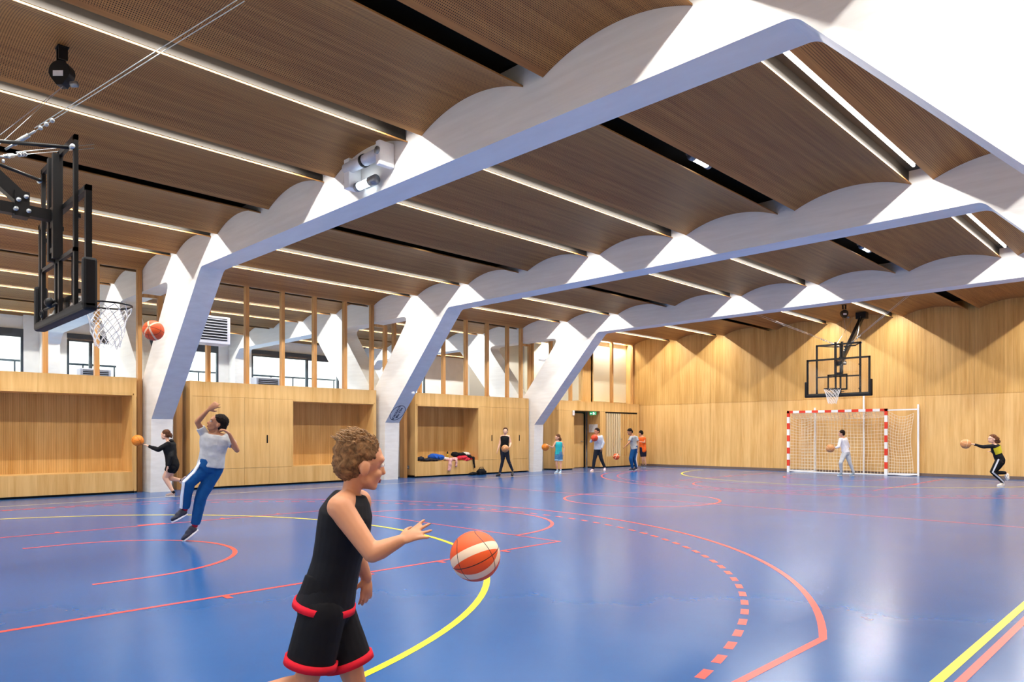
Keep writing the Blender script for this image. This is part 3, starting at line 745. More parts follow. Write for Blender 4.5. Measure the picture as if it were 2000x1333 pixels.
def side_r(u, v): return V((xr+.06+.62*u*(1-.08*math.sin(math.pi*v))+.02*math.sin(8*v), GY+.02+.24*u, .06+1.93*v-.14*math.sin(math.pi*u)*v-.06*u*v))
net_sheet(side_r, 9, 20).build('side_net', cord, t)
def side_l(u, v): return V((xl+.05+.72*u, GY+.03+.22*u, .06+1.9*v-.2*math.sin(math.pi*u)*v**3))
net_sheet(side_l, 8, 18).build('side_net', cord, t)
def roofn(u, v):
    x = xl+.1+(xr-xl-.1)*u; return V((x, GY+.05+.16*v, 1.99-.16*v-.05*math.sin(math.pi*u)*v))
net_sheet(roofn, 26, 5, .008).build('roof_net', cord, t)

# ------------------------------------------------------------------ basket balls
def ballmat(name, base, band, seam=(.02, .015, .012, 1), bandon=True, bw=.2):
    n = NT(name); co = n.n('ShaderNodeTexCoord').outputs['Object']
    q = n.n('ShaderNodeVectorMath', {0: co}, operation='NORMALIZE').outputs[0]
    s = n.n('ShaderNodeSeparateXYZ', {0: q}); x, y, z = s.outputs
    def near(v, w): return n.math('LESS_THAN', n.math('ABSOLUTE', v), w)
    c = base
    if bandon:
        b1 = near(n.math('SUBTRACT', x, n.math('MULTIPLY', y, .62)), bw); b2 = near(n.math('ADD', x, n.math('MULTIPLY', y, .62)), bw)
        c = n.mix(n.math('MAXIMUM', b1, b2), base, band)
    sm = near(x, .018)
    for e in (near(y, .018), near(n.math('SUBTRACT', n.math('ABSOLUTE', z), n.math('ADD', .38, n.math('MULTIPLY', n.math('MULTIPLY', y, y), .5))), .018)): sm = n.math('MAXIMUM', sm, e)
    nz = n.n('ShaderNodeTexVoronoi', {'Vector': q, 'Scale': 60}).outputs[0]
    n.set('Normal', n.n('ShaderNodeBump', {'Height': nz, 'Strength': .25, 'Distance': .002}).outputs[0])
    n.set('Base Color', n.mix(sm, c, seam)); n.set('Roughness', .55); return n.m
BM = {'thinband': ballmat('orange_ball_thin_band', srgb('#E8581C'), srgb('#EFC9A8'), bw=.10), 'bandy': ballmat('orange_cream_ball', srgb('#E8581C'), srgb('#F3DCC0')), 'orange': ballmat('orange_ball', srgb('#F08A24'), srgb('#F0B060'), seam=srgb('#5A2E10'), bandon=False),
      'tan': ballmat('tan_ball', srgb('#C98A55'), srgb('#EBD3AE'), seam=srgb('#E8CFA8'), bandon=False), 'red': ballmat('red_orange_ball', srgb('#E64A20'), srgb('#F0C0A0'), bandon=False)}
def ball(px, py, D, r, kind, label, rot=(0, 0, 0), group=None):
    c = at(px, py, D); mb = MB().ell((0, 0, 0), (r, r, r), n=24, m=36)
    o = mb.build('basketball', BM[kind]); o.location = c; o.rotation_euler = rot
    return tag(o, label, 'ball', group)
ball(928, 1087, 3.15, .112, 'bandy', 'large orange and cream basketball bouncing before the boy in the foreground', (R(20), R(65), R(70)))
ball(299.5, 646, 7.9, .112, 'thinband', 'orange basketball with a cream band in mid-air beside the left hoop', (R(75), R(10), R(45)))
ball(269, 861, 14.5, .115, 'orange', 'yellow orange basketball held out by the girl in the black hoodie', (.5, .4, .2))
ball(986.5, 877, 21.4, .115, 'tan', 'tan basketball in front of the girl in the black vest', (.2, .9, .2))
ball(1065, 874, 23.1, .118, 'orange', 'yellow orange basketball under the hand of the girl in turquoise', (.9, .2, .4))
ball(1161, 856, 24.02, .12, 'red', 'bright orange basketball held before the chest of the child in the white hoodie', (.3, .3, .9))
ball(1203.7, 892.5, 24.9, .115, 'thinband', 'orange basketball bouncing before the slatted doors', (.9, .9, .2))
ball(1621.5, 876.5, 21.75, .125, 'tan', 'brown basketball held by the child in white before the goal', (.1, .8, .9))
ball(1886, 867.5, 17.4, .118, 'tan', 'tan basketball held out by the running child near the right edge', (.7, .2, .5))
# ------------------------------------------------------------------ people
RX, DV, UP = V((cs, sn, 0)), V((-sn, cs, 0)), V((0, 0, 1))
def camdir(r, u, d): return (RX*r+UP*u+DV*d).normalized()
SKIN = {'fair': '#D9A487', 'pale': '#E2B49B', 'tan': '#A9714F', 'brown': '#AE7A5C', 'warm': '#C98F6C'}
def cloth(name, col, nz=.06): return plain(name, col, .8, nz=nz, scale=14, bump=.25, spec=.2)
def vox(o, size, sm=6, fac=.5, disp=0, dscale=.06):
    m = o.modifiers.new('remesh', 'REMESH'); m.mode = 'VOXEL'; m.voxel_size = size; m.use_smooth_shade = True
    s = o.modifiers.new('smooth', 'SMOOTH'); s.factor = fac; s.iterations = sm
    if disp:
        t = bpy.data.textures.new('folds', 'CLOUDS'); t.noise_scale = dscale; t.noise_depth = 2
        d = o.modifiers.new('folds', 'DISPLACE'); d.texture = t; d.strength = disp; d.mid_level = .5; d.texture_coords = 'GLOBAL'
    return o
def frame3(side, fwd, up):
    return Matrix((side, fwd, up)).transposed()
def capsule(mb, a, b, ra, rb, n=12):
    a, b = V(a), V(b)
    mb.tube([a, b], ra, n, r1=rb); mb.ell(a, (ra*.99,)*3, n=8, m=n); mb.ell(b, (rb*.99,)*3, n=8, m=n)
def chain(mb, pts, rs):
    for (a, b), (ra, rb) in zip(zip(pts, pts[1:]), zip(rs, rs[1:])): capsule(mb, a, b, ra, rb)
def hand(mb, w, d, nrm, k=1.0, curl=.35, spread=.12, thumb=1):
    """w wrist, d direction of the fingers, nrm out of the back of the hand, thumb = which side"""
    d = V(d).normalized(); nrm = V(nrm); nrm = (nrm-d*nrm.dot(d)).normalized(); sd = d.cross(nrm).normalized()*thumb
    Rm = frame3(sd, d, nrm)
    mb.ell(w+d*.045*k, (.034*k, .048*k, .015*k), Rm); mb.ell(w+d*.012*k, (.022*k, .03*k, .016*k), Rm)
    for i, (ln, of) in enumerate(((.058, .026), (.066, .009), (.061, -.009), (.047, -.026))):
        b = w+d*(.080-.004*abs(i-1))*k+sd*of*k
        dd = (d+sd*spread*(1.5-i)*.8).normalized(); c1 = curl*(1+.12*i)
        p1 = b+(dd*math.cos(c1*.5)-nrm*math.sin(c1*.5))*ln*.42*k
        p2 = p1+(dd*math.cos(c1*1.3)-nrm*math.sin(c1*1.3))*ln*.32*k
        p3 = p2+(dd*math.cos(c1*2)-nrm*math.sin(c1*2))*ln*.26*k
        chain(mb, [b-d*.012*k, p1, p2, p3], [.0095*k, .0085*k, .0078*k, .0065*k])
    b = w+d*.02*k+sd*.022*k
    p1 = b+(d*.6+sd*.75-nrm*.25).normalized()*.034*k; p2 = p1+(d*.85+sd*.35-nrm*.4).normalized()*.03*k
    chain(mb, [b, p1, p2], [.012*k, .0095*k, .0075*k])
def shoe(par, a, t, col, sole, g=1.0, name='shoe'):
    """a ankle, t toe tip on the ground side"""
    a, t = V(a), V(t); d = t-a; heel = a-V((0, 0, .055*g)); d2 = (t-heel); f = d2.normalized()
    sd = f.cross(UP)
    if sd.length < .1: sd = RX.copy()
    sd.normalize(); u = sd.cross(f).normalized()
    L = max(d2.length, .13*g); Rm = frame3(sd, f, u)
    mb = MB().ell(heel+f*L*.12+u*.012, (.036*g, .05*g, .038*g), Rm).ell(heel+f*L*.55+u*.006, (.042*g, L*.46, .03*g), Rm).ell(heel+f*L*.1+u*.035*g, (.033*g, .04*g, .035*g), Rm)
    mb.ell(heel+f*L*.35+u*.02*g, (.036*g, L*.3, .036*g), Rm)
    o = vox(mb.build(name, col, par), .007 if g > .5 else .01, 3)
    pr = []
    for k in range(20):
        q = 2*math.pi*k/20; ww = (.040 if math.sin(q) > 0 else .034)*g
        pr.append((ww*math.cos(q), L*.44+L*.60*math.sin(q)))
    MB().prism(pr, [], heel-u*.026*g, sd, f, u*.016*g).build('sole', sole, o)
    return o
def person(label, D, J, skin='fair', hair='#5A3A26', g=1.0, face=(-1, 0, 0), fup=None, top=None, bottom=None, shoes=('#22252C', '#EDEDED'),
           longhair=None, handA=None, handB=None, voxel=.008, socks=None, stripe=None, hs=1.0, detail=False, cls=None, bulk=1.0, arm=1.0):
    def P(k):
        j = J[k]; p = at(j[0], j[1], D+(j[2] if len(j) > 2 else 0))
        if len(j) > 3: p.z = j[3]
        return p
    Q = {k: P(k) for k in J}
    base = (Q['tA']+Q['tB'])/2; base = V((Q['pelvis'].x, Q['pelvis'].y, 0))
    t = thing('person', base, label, 'person')
    t['pose_base'] = 0; del t['pose_base']
    sk = plain('skin_'+skin, SKIN[skin], .5, nz=.02, scale=20, spec=.35)
    side = (Q['sB']-Q['sA']).normalized(); up = (Q['neck']-Q['pelvis']).normalized()
    side = (side-up*side.dot(up)).normalized(); fw = up.cross(side).normalized()
    fd = camdir(*face)
    if fw.dot(fd) < 0: fw = -fw
    hip0 = (Q['hipA']-Q['hipB']); hside = -hip0.normalized() if hip0.length > .02 else side
    pe, nk = Q['pelvis'], Q['neck']; tl = (nk-pe).length
    def secs(e=0, lo=-.10, hi=1.0):
        out = []
        for f_, a, b, o in ((-.16, .080, .068, 0), (-.02, .112, .082, -.003), (.18, .108, .080, .004), (.42, .104, .074, .008), (.66, .122, .082, .008), (.84, .132, .080, 0), (.95, .10, .06, 0), (1.02, .045, .045, 0)):
            if f_ < lo or f_ > hi: continue
            out.append((pe+up*tl*f_+fw*o*g, side, fw, (a*bulk+(e if f_ < 1 else e*.4))*g, (b*bulk+e)*g))
        return out
    b = MB()
    sec = secs(0, -1, 1.1); b.loft(sec, 20)
    b.ell(pe-up*.02*g, (.090*g*bulk, .074*g*bulk, .08*g), frame3(side, fw, up))
    for k in 'AB':
        s_, e_, w_ = Q['s'+k], Q['e'+k], Q['w'+k]
        chain(b, [nk-up*.03*g+side*(-.05 if k == 'A' else .05)*g, s_, s_.lerp(e_, .35), e_, e_.lerp(w_, .3), w_], [x*g*bulk*arm for x in (.04, .041, .036, .029, .030, .019)])
        hd = (handA if k == 'A' else handB) or {}
        dvec = (Q['h'+k]-w_) if 'h'+k in Q else (w_-e_)
        hand(b, w_, dvec, hd.get('n', UP), g*hd.get('k', 1)*.92, hd.get('curl', .35), hd.get('spread', .12), hd.get('thumb', 1))
        h_, kn, an = Q['hip'+k], Q['k'+k], Q['a'+k]
        toe = Q['t'+k]; heel = an-V((0, 0, .045*g))
        chain(b, [h_, h_.lerp(kn, .35), kn, kn.lerp(an, .3), an], [x*g*bulk for x in (.072, .064, .043, .043, .025)])
        capsule(b, an-V((0, 0, .03*g)), an.lerp(toe, .7), .024*g, .018*g)
    # head
    H = Q['head']; k = hs*g
    fu = camdir(*fup) if fup else (H-nk).normalized()*.4+UP*.6
    hf = fd; hu = V(fu)-hf*V(fu).dot(hf); hu.normalize(); hsd = hf.cross(hu); Rh = frame3(hsd, hf, hu)
    q = lambda x, y, z: H+hsd*x*k+hf*y*k+hu*z*k
    b.ell(q(0, -.008, .02), (.070*k, .088*k, .080*k), Rh, 14, 20); b.ell(q(0, .028, -.04), (.050*k, .054*k, .058*k), Rh)
    b.ell(q(0, .052, -.082), (.022*k, .022*k, .018*k), Rh); b.ell(q(0, .082, -.022), (.010*k, .016*k, .022*k), Rh); b.ell(q(0, .092, -.030), (.011*k, .012*k, .010*k), Rh)
    b.ell(q(0, .055, .022), (.055*k, .03*k, .022*k), Rh)
    for sx in (-1, 1):
        b.ell(q(sx*.071, -.012, -.015), (.010*k, .020*k, .029*k), Rh); b.ell(q(sx*.03, .05, -.035), (.022*k, .024*k, .022*k), Rh)
        capsule(b, q(sx*.035, .015, -.06), q(sx*.02, .05, -.085), .02*k, .015*k)
    capsule(b, nk-up*.03*g, q(0, -.02, -.05), .040*g, .038*k)
    body = vox(b.build('body', sk, t), voxel, 4 if detail else 3)
    wh = emis('eye', (0, 0, 0, 1), 0) if False else plain('eye_white', '#EDEBE8', .2, nz=0); ir = plain('iris', '#2B1A12', .2, nz=0)
    for sx in (-1, 1):
        e = MB().ell(q(sx*.029, .0695, .001), (.013*k, .010*k, .0085*k), Rh, 8, 12).build('eye', wh, t)
        MB().ell(q(sx*.029, .0768, .001), (.0062*k, .0045*k, .0062*k), Rh, 6, 10).build('iris', ir, e)
        MB().tube([q(sx*.013, .078, .019), q(sx*.03, .076, .022), q(sx*.043, .066, .018)], .0032*k, 6).build('eyebrow', plain('brow', hair, .8), t)
    MB().ell(q(0, .079, -.058), (.019*k, .006*k, .0045*k), Rh).ell(q(0, .078, -.066), (.016*k, .006*k, .005*k), Rh).build('mouth', plain('lips', '#A85A50', .5, nz=0), t)
    # hair
    hm = NT('hair'); co = hm.n('ShaderNodeTexCoord').outputs['Object']
    nz = hm.n('ShaderNodeTexNoise', {'Vector': co, 'Scale': 45, 'Detail': 4, 'Distortion': 1.2}).outputs[0]
    hc = srgb(hair); hm.set('Base Color', hm.ramp(nz, [(.35, tuple(x*.5 for x in hc[:3])+(1,)), (.68, tuple(min(1, x*1.45) for x in hc[:3])+(1,))])); hm.set('Roughness', .75); hm.set('Specular IOR Level', .15)
    hb = MB().ell(q(0, -.024, .042), (.078*k, .088*k, .078*k), Rh, 14, 20).ell(q(0, -.052, .0), (.070*k, .058*k, .072*k), Rh)
    if longhair:
        for (x, y, z, r1, r2, r3) in longhair: hb.ell(q(x, y, z), (r1*k, r2*k, r3*k), Rh)
    hair_o = vox(hb.build('hair', hm.m, t), .007*max(g, .9), 2, disp=.016*k, dscale=.02)
    # clothes
    if top:
        m = cloth('top_fabric', top['col']); lo = top.get('lo', -.05); hi = top.get('hi', .96)
        tb = MB(); ss = secs(top.get('e', .014), lo, hi)
        c0 = ss[0]; ss[0] = (c0[0], c0[1], c0[2], c0[3]*top.get('flare', 1.03), c0[4]*top.get('flare', 1.03)); tb.loft(ss, 24)
        sl = top.get('sleeve', .6)
        for kk in 'AB':
            s_, e_, w_ = Q['s'+kk], Q['e'+kk], Q['w'+kk]; r0, r1_ = (.052*g*bulk, .046*g*bulk)
            inner = nk-up*.05*g+side*(-.06 if kk == 'A' else .06)*g
            if sl <= 0: capsule(tb, inner, inner.lerp(s_, .62), .044*g, .040*g); continue
            capsule(tb, inner, s_, .046*g, .05*g)
            if sl < 1: tb.tube([s_, s_.lerp(e_, sl)], r0, 16, r1=.050*g*bulk)
            else:
                capsule(tb, s_, e_, r0, .042*g*bulk); capsule(tb, e_, e_.lerp(w_, .55), .042*g*bulk, .034*g*bulk); tb.tube([e_.lerp(w_, .5), e_.lerp(w_, .97)], .034*g*bulk, 14, r1=.027*g*bulk)
        to = vox(tb.build(top.get('name', 'shirt'), m, t), voxel*1.0, 3, disp=.005 if detail else .014, dscale=.09)
        if top.get('hood'):
            vox(MB().ell(nk-fw*.05*g, (.075*g, .05*g, .05*g), frame3(side, fw, up)).build('hood', m, to), .01, 3)
        if top.get('trim'):
            c = ss[0]; c2 = (c[0]+up*.022*g, c[1], c[2], c[3]+.002, c[4]+.002); cc = (c[0]-up*.008, c[1], c[2], c[3]+.005, c[4]+.005)
            
            MB().loft([cc, c2], 32, cap=True).build('hem_trim', cloth('trim', top['trim']), to)
        if top.get('panel'):
            vs = []; K = 16; lv = [x for x in secs(top.get('e', .014)+.012, .4, .9)]
            for (c, sd_, f_, a_, b_) in lv:
                for rr in (1.0, .9):
                    for k_ in range(K+1):
                        tt = math.pi+math.pi*k_/K; vs.append(c+sd_*a_*rr*math.cos(tt)+f_*b_*rr*math.sin(tt))
            n_ = K+1; fs = []
            for i in range(len(lv)-1):
                for k_ in range(K): fs.append((i*2*n_+k_, i*2*n_+k_+1, (i+1)*2*n_+k_+1, (i+1)*2*n_+k_)); fs.append((i*2*n_+n_+k_, i*2*n_+n_+k_+1, (i+1)*2*n_+n_+k_+1, (i+1)*2*n_+n_+k_))
            MB().add(vs, fs, 0, True).build('back_panel', cloth('panel', top['panel']), to)
        if top.get('logo'):
            lg = top['logo']; p0 = pe+up*tl*.66+fw*(.082*bulk+.02)*g
            MB().prism([(-.03, -.012), (.03, -.012), (.018, .012), (0, .02), (-.018, .012)], [], p0, side, up, fw*.006).build('chest_print', cloth('print', lg), to)
    if bottom:
        m = cloth('bottom_fabric', bottom['col'], .05); ln = bottom.get('len', 1.0); fl_ = bottom.get('flare', 1.0)
        pb = MB(); ss = []
        for f_, a_, b_ in ((-.18, .10, .09), (-.02, .134, .106), (.12, .130, .100), (.22, .124, .096)):
            ss.append((pe+up*tl*f_, hside, fw, a_*g*bulk, b_*g*bulk))
        pb.loft(ss, 24)
        for kk in 'AB':
            h_, kn, an = Q['hip'+kk], Q['k'+kk], Q['a'+kk]
            if ln <= 1:     # shorts: fraction of the thigh
                en = h_.lerp(kn, ln); pb.ell(h_, (.088*g*bulk,)*3); pb.tube([h_, en], .088*g*bulk, 20, r1=.074*g*fl_*bulk)
            else:
                w2 = bottom.get('w', 1.0)
                capsule(pb, h_, kn, .088*g*bulk, .060*g*w2*bulk); capsule(pb, kn, kn.lerp(an, .5), .060*g*w2*bulk, .052*g*w2*bulk); pb.tube([kn.lerp(an, .45), kn.lerp(an, bottom.get('end', .97))], .052*g*w2*bulk, 16, r1=.043*g*w2*bulk)
        bo = vox(pb.build(bottom.get('name', 'trousers'), m, t), voxel*1.0, 4, disp=.006 if detail else .014, dscale=.10)
        if bottom.get('trim'):
            tm = cloth('trim', bottom['trim'])
            for kk in 'AB':
                h_, kn = Q['hip'+kk], Q['k'+kk]; en = h_.lerp(kn, ln); d = (kn-h_).normalized()
                MB().tube([en-d*.028*g, en+d*.006], .079*g*fl_*bulk+.001, 24, r1=.077*g*fl_*bulk+.004).build('hem_trim', tm, bo)
        if stripe:
            sm_ = cloth('stripe', stripe[0], .01); ov = camdir(*stripe[1])
            for kk in stripe[2]:
                h_, kn, an = Q['hip'+kk], Q['k'+kk], Q['a'+kk]; rs = []; w2 = bottom.get('w', 1.0)
                pts = [h_+UP*.05*g, h_.lerp(kn, .5), kn, kn.lerp(an, .5), kn.lerp(an, .95)]; rad = [.09, .078, .062*w2, .054*w2, .045*w2]
                mb = MB(); prev = None
                for i, (p, r_) in enumerate(zip(pts, rad)):
                    d = (pts[min(i+1, 4)]-pts[max(i-1, 0)]).normalized(); o_ = (ov-d*ov.dot(d)).normalized(); ac = d.cross(o_)
                    c = p+o_*(r_*g*bulk+.003); rs.append([c-ac*.018*g-o_*.006, c+ac*.018*g-o_*.006, c+ac*.016*g+o_*.006, c-ac*.016*g+o_*.006])
                vs = [x for r_ in rs for x in r_]; fs = [(i*4+j, i*4+(j+1) % 4, i*4+4+(j+1) % 4, i*4+4+j) for i in range(4) for j in range(4)]+[(0, 1, 2, 3), (16, 17, 18, 19)]
                mb.add(vs, fs); mb.build('side_stripe', sm_, bo)
    for kk in 'AB':
        a_, t_ = Q['a'+kk], Q['t'+kk]
        shoe(t, a_, t_, plain('shoe_upper', shoes[0], .6), plain('shoe_sole', shoes[1], .6), g)
        if socks:
            kn = Q['k'+kk]; d = (kn-a_).normalized()
            MB().tube([a_-d*.02, a_+d*.06*g], .031*g, 14, r1=.034*g).build('sock', cloth('sock', socks), t)
    return t, Q, q, Rh
# foreground boy, running to the right in black and red kit
T_, Q_, q_, Rh_ = person('boy with tousled light brown hair in black and red basketball kit, running in the foreground', 2.82,
    dict(head=(706, 905, 0), neck=(684, 968, 0), pelvis=(636, 1180, 0), sA=(664, 992, -.125), sB=(702, 980, .125), eA=(727, 1082, -.16), wA=(781, 1057, -.14), hA=(838, 1030, -.12),
         eB=(694, 1085, .16), wB=(716, 1128, .2), hB=(716, 1185, .2), hipA=(630, 1196, -.065), hipB=(650, 1196, .065),
         kA=(597, 1338, -.07), aA=(470, 1362, -.09), tA=(430, 1400, -.09), kB=(694, 1335, .07), aB=(668, 1440, .08, .06), tB=(735, 1465, .08, .02)),
    skin='warm', hair='#7A5A3C', g=.86, face=(.84, -.10, .54), fup=(.12, 1, 0), hs=1.22, bulk=1.2, arm=1.2, voxel=.0055, detail=True,
    top=dict(col='#15171D', name='vest', sleeve=0, lo=-.05, hi=1.03, e=.020, flare=1.14, trim='#E01F35'), bottom=dict(col='#121318', name='shorts', len=.72, flare=1.25, trim='#D81E32'),
    handA=dict(n=tuple(UP*.75-DV*.65), curl=.08, spread=.42, thumb=-1, k=1.15), handB=dict(n=(1, 0, 0), curl=.3, k=1.1), shoes=('#1B1D24', '#E6E6E6'), socks='#16171B')
hm2 = plain('sun_bleached_hair', '#9C7B55', .6, nz=.2, scale=60)  # paler tufts, the hair's own sun-bleached colour
rnd = random.Random(3); tf = MB()
for i in range(420):
    th = rnd.uniform(0, 6.283); ph = rnd.uniform(0, 1.15)
    x, y, z = math.sin(ph)*math.cos(th), math.sin(ph)*math.sin(th), math.cos(ph)
    p = q_(.074*x, -.018+.088*y, .040+.074*z); nn = (p-q_(0, -.02, 0)).normalized()
    d = (nn*.55-Rh_.col[1]*(.9+.3*y)+UP*.12+V((rnd.uniform(-.3, .3), rnd.uniform(-.3, .3), rnd.uniform(-.2, .2)))).normalized(); L = rnd.uniform(.02, .042)
    tf.tube([p-nn*.006, p+d*L*.5+nn*.004, p+d*L-UP*.003], .0035, 4, r1=.0006)
tf.build('hair_tuft', hm2, T_)['kind'] = 'stuff'

person('boy in grey T-shirt and blue track trousers leaning back with one arm raised', 8.45,
    dict(head=(424, 828, 0), neck=(422, 846, .0), pelvis=(411, 911, 0), sA=(401, 852, -.03), sB=(443, 855, .05), eA=(385, 825, -.12), wA=(407, 801, -.14), hA=(419, 793, -.14),
         eB=(463, 880, .0), wB=(448, 848, -.12), hB=(439, 841, -.14), hipA=(403, 914, -.02), hipB=(421, 915, .05), kA=(368, 944, -.12), aA=(361, 994, -.05), tA=(334, 1018, -.12),
         kB=(394, 968, .0), aB=(381, 1026, .03), tB=(355, 1056, -.05)),
    skin='brown', hair='#1E1613', g=1.06, face=(-.82, .38, -.42), fup=(.3, 1, .1), hs=1.02,
    top=dict(col='#B9BBBE', sleeve=.62, lo=-.08, e=.032, logo='#4A2A33'), bottom=dict(col='#0F4A84', len=2, w=1.15, name='track_trousers'), stripe=('#DDE4EE', (-.35, .1, -.9), 'A'),
    shoes=('#20243A', '#E8E8EC'), socks='#C52A3C', handA=dict(n=tuple(-DV), curl=.45, spread=.3, k=1.1), handB=dict(n=tuple(UP), curl=.8), voxel=.009)

person('girl in black hoodie running left beside the first white column, holding out a ball', 14.6,
    dict(head=(323, 850, 0), neck=(330, 863, 0), pelvis=(337, 908, 0), sA=(329, 868, -.1), sB=(337, 868, .1), eA=(309, 879, -.2), wA=(290, 872, -.2), hA=(281, 867, -.18),
         eB=(334, 893, -.16), wB=(328, 912, -.2), hB=(325, 920, -.2), hipA=(334, 913, -.06), hipB=(339, 913, .06), kA=(322, 933, -.06), aA=(339, 959, 0, .075), tA=(323, 966, -.02, .02),
         kB=(328, 934, .08), aB=(355, 939, .1), tB=(363, 931, .1)),
    skin='pale', hair='#5B3A28', g=.95, bulk=1.25, face=(-1, -.08, .0), top=dict(col='#15161A', name='hoodie', sleeve=1, lo=-.2, e=.022, hood=1), bottom=dict(col='#101114', name='shorts', len=.42),
    longhair=[(0, -.10, .01, .03, .04, .03), (0, -.12, -.03, .025, .03, .05)], shoes=('#A08C88', '#E6E0DC'), socks='#17181C', handA=dict(n=(0, 0, 1), curl=.4), voxel=.010)

person('girl in black vest and dark leggings walking before the oak cabinet doors', 21.7,
    dict(head=(987, 843, 0), neck=(986.6, 850.5, 0), pelvis=(985.5, 878, 0), sA=(979.6, 853, .03), sB=(993.4, 853.4, -.03), eA=(976, 868, .0), wA=(972, 880, -.1), hA=(970, 886, -.1),
         eB=(997.5, 866, -.05), wB=(995.5, 874, -.22), hB=(990, 875, -.27), hipA=(982.5, 880, .02), hipB=(988.5, 880, -.02), kA=(981.5, 902, 0), aA=(976, 922.5, 0, .085), tA=(970, 928, -.05, .02),
         kB=(993, 900, -.05), aB=(1001.5, 920.5, .1), tB=(1000, 928, -.15, .03)),
    skin='pale', hair='#4A3024', g=1.0, bulk=1.1, face=(-.05, 0, -1), top=dict(col='#16171A', name='vest', sleeve=0, lo=.15, e=.012), bottom=dict(col='#252A38', len=2, w=.8, name='leggings'),
    longhair=[(0, -.1, .03, .03, .03, .03)], shoes=('#1A1B1F', '#2A2A2E'), voxel=.011)

person('child with long brown hair in turquoise vest and denim shorts reaching for a ball', 23.1,
    dict(head=(1089, 855, 0), neck=(1091, 862, 0), pelvis=(1091, 888, 0), sA=(1085, 865, -.03), sB=(1097.5, 865, .03), eA=(1079.5, 875, -.1), wA=(1073, 871.5, -.15), hA=(1069, 869.5, -.15),
         eB=(1102, 876, .02), wB=(1101, 885, -.05), hB=(1100, 891, -.05), hipA=(1088, 891, 0), hipB=(1094.5, 891, 0), kA=(1087, 906, -.03), aA=(1089, 918, .05, .09), tA=(1083, 922, -.05, .03),
         kB=(1095, 906, 0), aB=(1095, 921, 0, .08), tB=(1092, 926, -.15, .02)),
    skin='fair', hair='#6A4630', g=.94, face=(-.9, -.15, -.35), top=dict(col='#35BCC4', name='vest', sleeve=0, lo=-.05, e=.012), bottom=dict(col='#4F7FA6', name='shorts', len=.62, trim='#9FC0D8'),
    longhair=[(-.05, -.05, -.06, .035, .05, .07), (.05, -.05, -.06, .035, .05, .07), (0, -.09, -.07, .06, .04, .08)], shoes=('#AFC3D4', '#F4F4F4'), socks='#8FA9BC', voxel=.011)

person('child in white hoodie and dark trousers walking with a ball before the doorway', 24.3,
    dict(head=(1165.5, 843.5, 0), neck=(1168, 850.5, 0), pelvis=(1168, 878, 0), sA=(1162, 854, -.06), sB=(1174.5, 853.5, .06), eA=(1154, 863, -.2), wA=(1156.5, 858, -.3), hA=(1158, 853, -.3),
         eB=(1178.5, 866, 0), wB=(1175.5, 876, -.08), hB=(1173, 882, -.08), hipA=(1165, 881, -.02), hipB=(1171, 881, .02), kA=(1161, 898, -.03), aA=(1158, 916, 0, .09), tA=(1153, 920, -.1, .02),
         kB=(1174, 896, 0), aB=(1181.5, 914, .1), tB=(1180, 920.5, -.03, .03)),
    skin='warm', hair='#2E1F1A', g=1.05, face=(-.8, -.2, -.5), bulk=1.05, top=dict(col='#C9D2E0', name='hoodie', sleeve=1, lo=-.05, e=.03, hood=1), bottom=dict(col='#22252F', len=2, w=.95),
    longhair=[(0, -.11, .03, .03, .03, .03)], shoes=('#E3C4CC', '#F2EEEE'), voxel=.011)

person('boy in grey T-shirt and blue striped trousers dribbling before the slatted doors', 25.2,
    dict(head=(1230, 844.5, 0), neck=(1235, 851, 0), pelvis=(1239, 877, 0), sA=(1232, 855, -.1), sB=(1243, 855, .1), eA=(1228, 866, -.25), wA=(1222, 872, -.3), hA=(1217, 876, -.3),
         eB=(1247, 867, .02), wB=(1245.5, 878, -.05), hB=(1244, 885, -.05), hipA=(1236.5, 880, -.03), hipB=(1241.5, 880, .03), kA=(1232, 897, -.08), aA=(1235.5, 914, -.02, .085), tA=(1229, 918, -.1, .02),
         kB=(1239, 897, .03), aB=(1243, 913, .1), tB=(1238, 917.5, .05, .02)),
    skin='brown', hair='#1C1512', g=1.08, face=(-.85, -.45, -.2), top=dict(col='#A9ACAF', sleeve=.62, lo=-.05, e=.022, logo='#333333'), bottom=dict(col='#10497F', len=2, w=1.1), stripe=('#E4E8F0', (.7, 0, -.7), 'B'),
    shoes=('#1B2236', '#EDEDF2'), voxel=.011)

person('child in orange bib and dark shorts standing with back turned in the far corner', 27.7,
    dict(head=(1251.5, 847, 0), neck=(1253.5, 853, 0), pelvis=(1256, 880, 0), sA=(1249.5, 856, .02), sB=(1258.5, 856, -.05), eA=(1246, 864, .1), wA=(1244.5, 871, .05), hA=(1243, 876, .05),
         eB=(1259, 865, -.1), wB=(1252, 863.5, -.25), hB=(1248, 863, -.25), hipA=(1253.5, 882, 0), hipB=(1258.5, 882, 0), kA=(1254.5, 895, 0), aA=(1256, 907, .1, .08), tA=(1254, 911, 0, .02),
         kB=(1259, 895, 0), aB=(1261.5, 906.5, 0, .08), tB=(1257, 911, -.05, .02)),
    skin='fair', hair='#17120F', g=.98, face=(-.7, -.3, .6), top=dict(col='#F0692A', name='bib', sleeve=.3, lo=-.2, e=.024), bottom=dict(col='#211F33', name='shorts', len=.8), shoes=('#3A3A48', '#EDEDED'), voxel=.012)

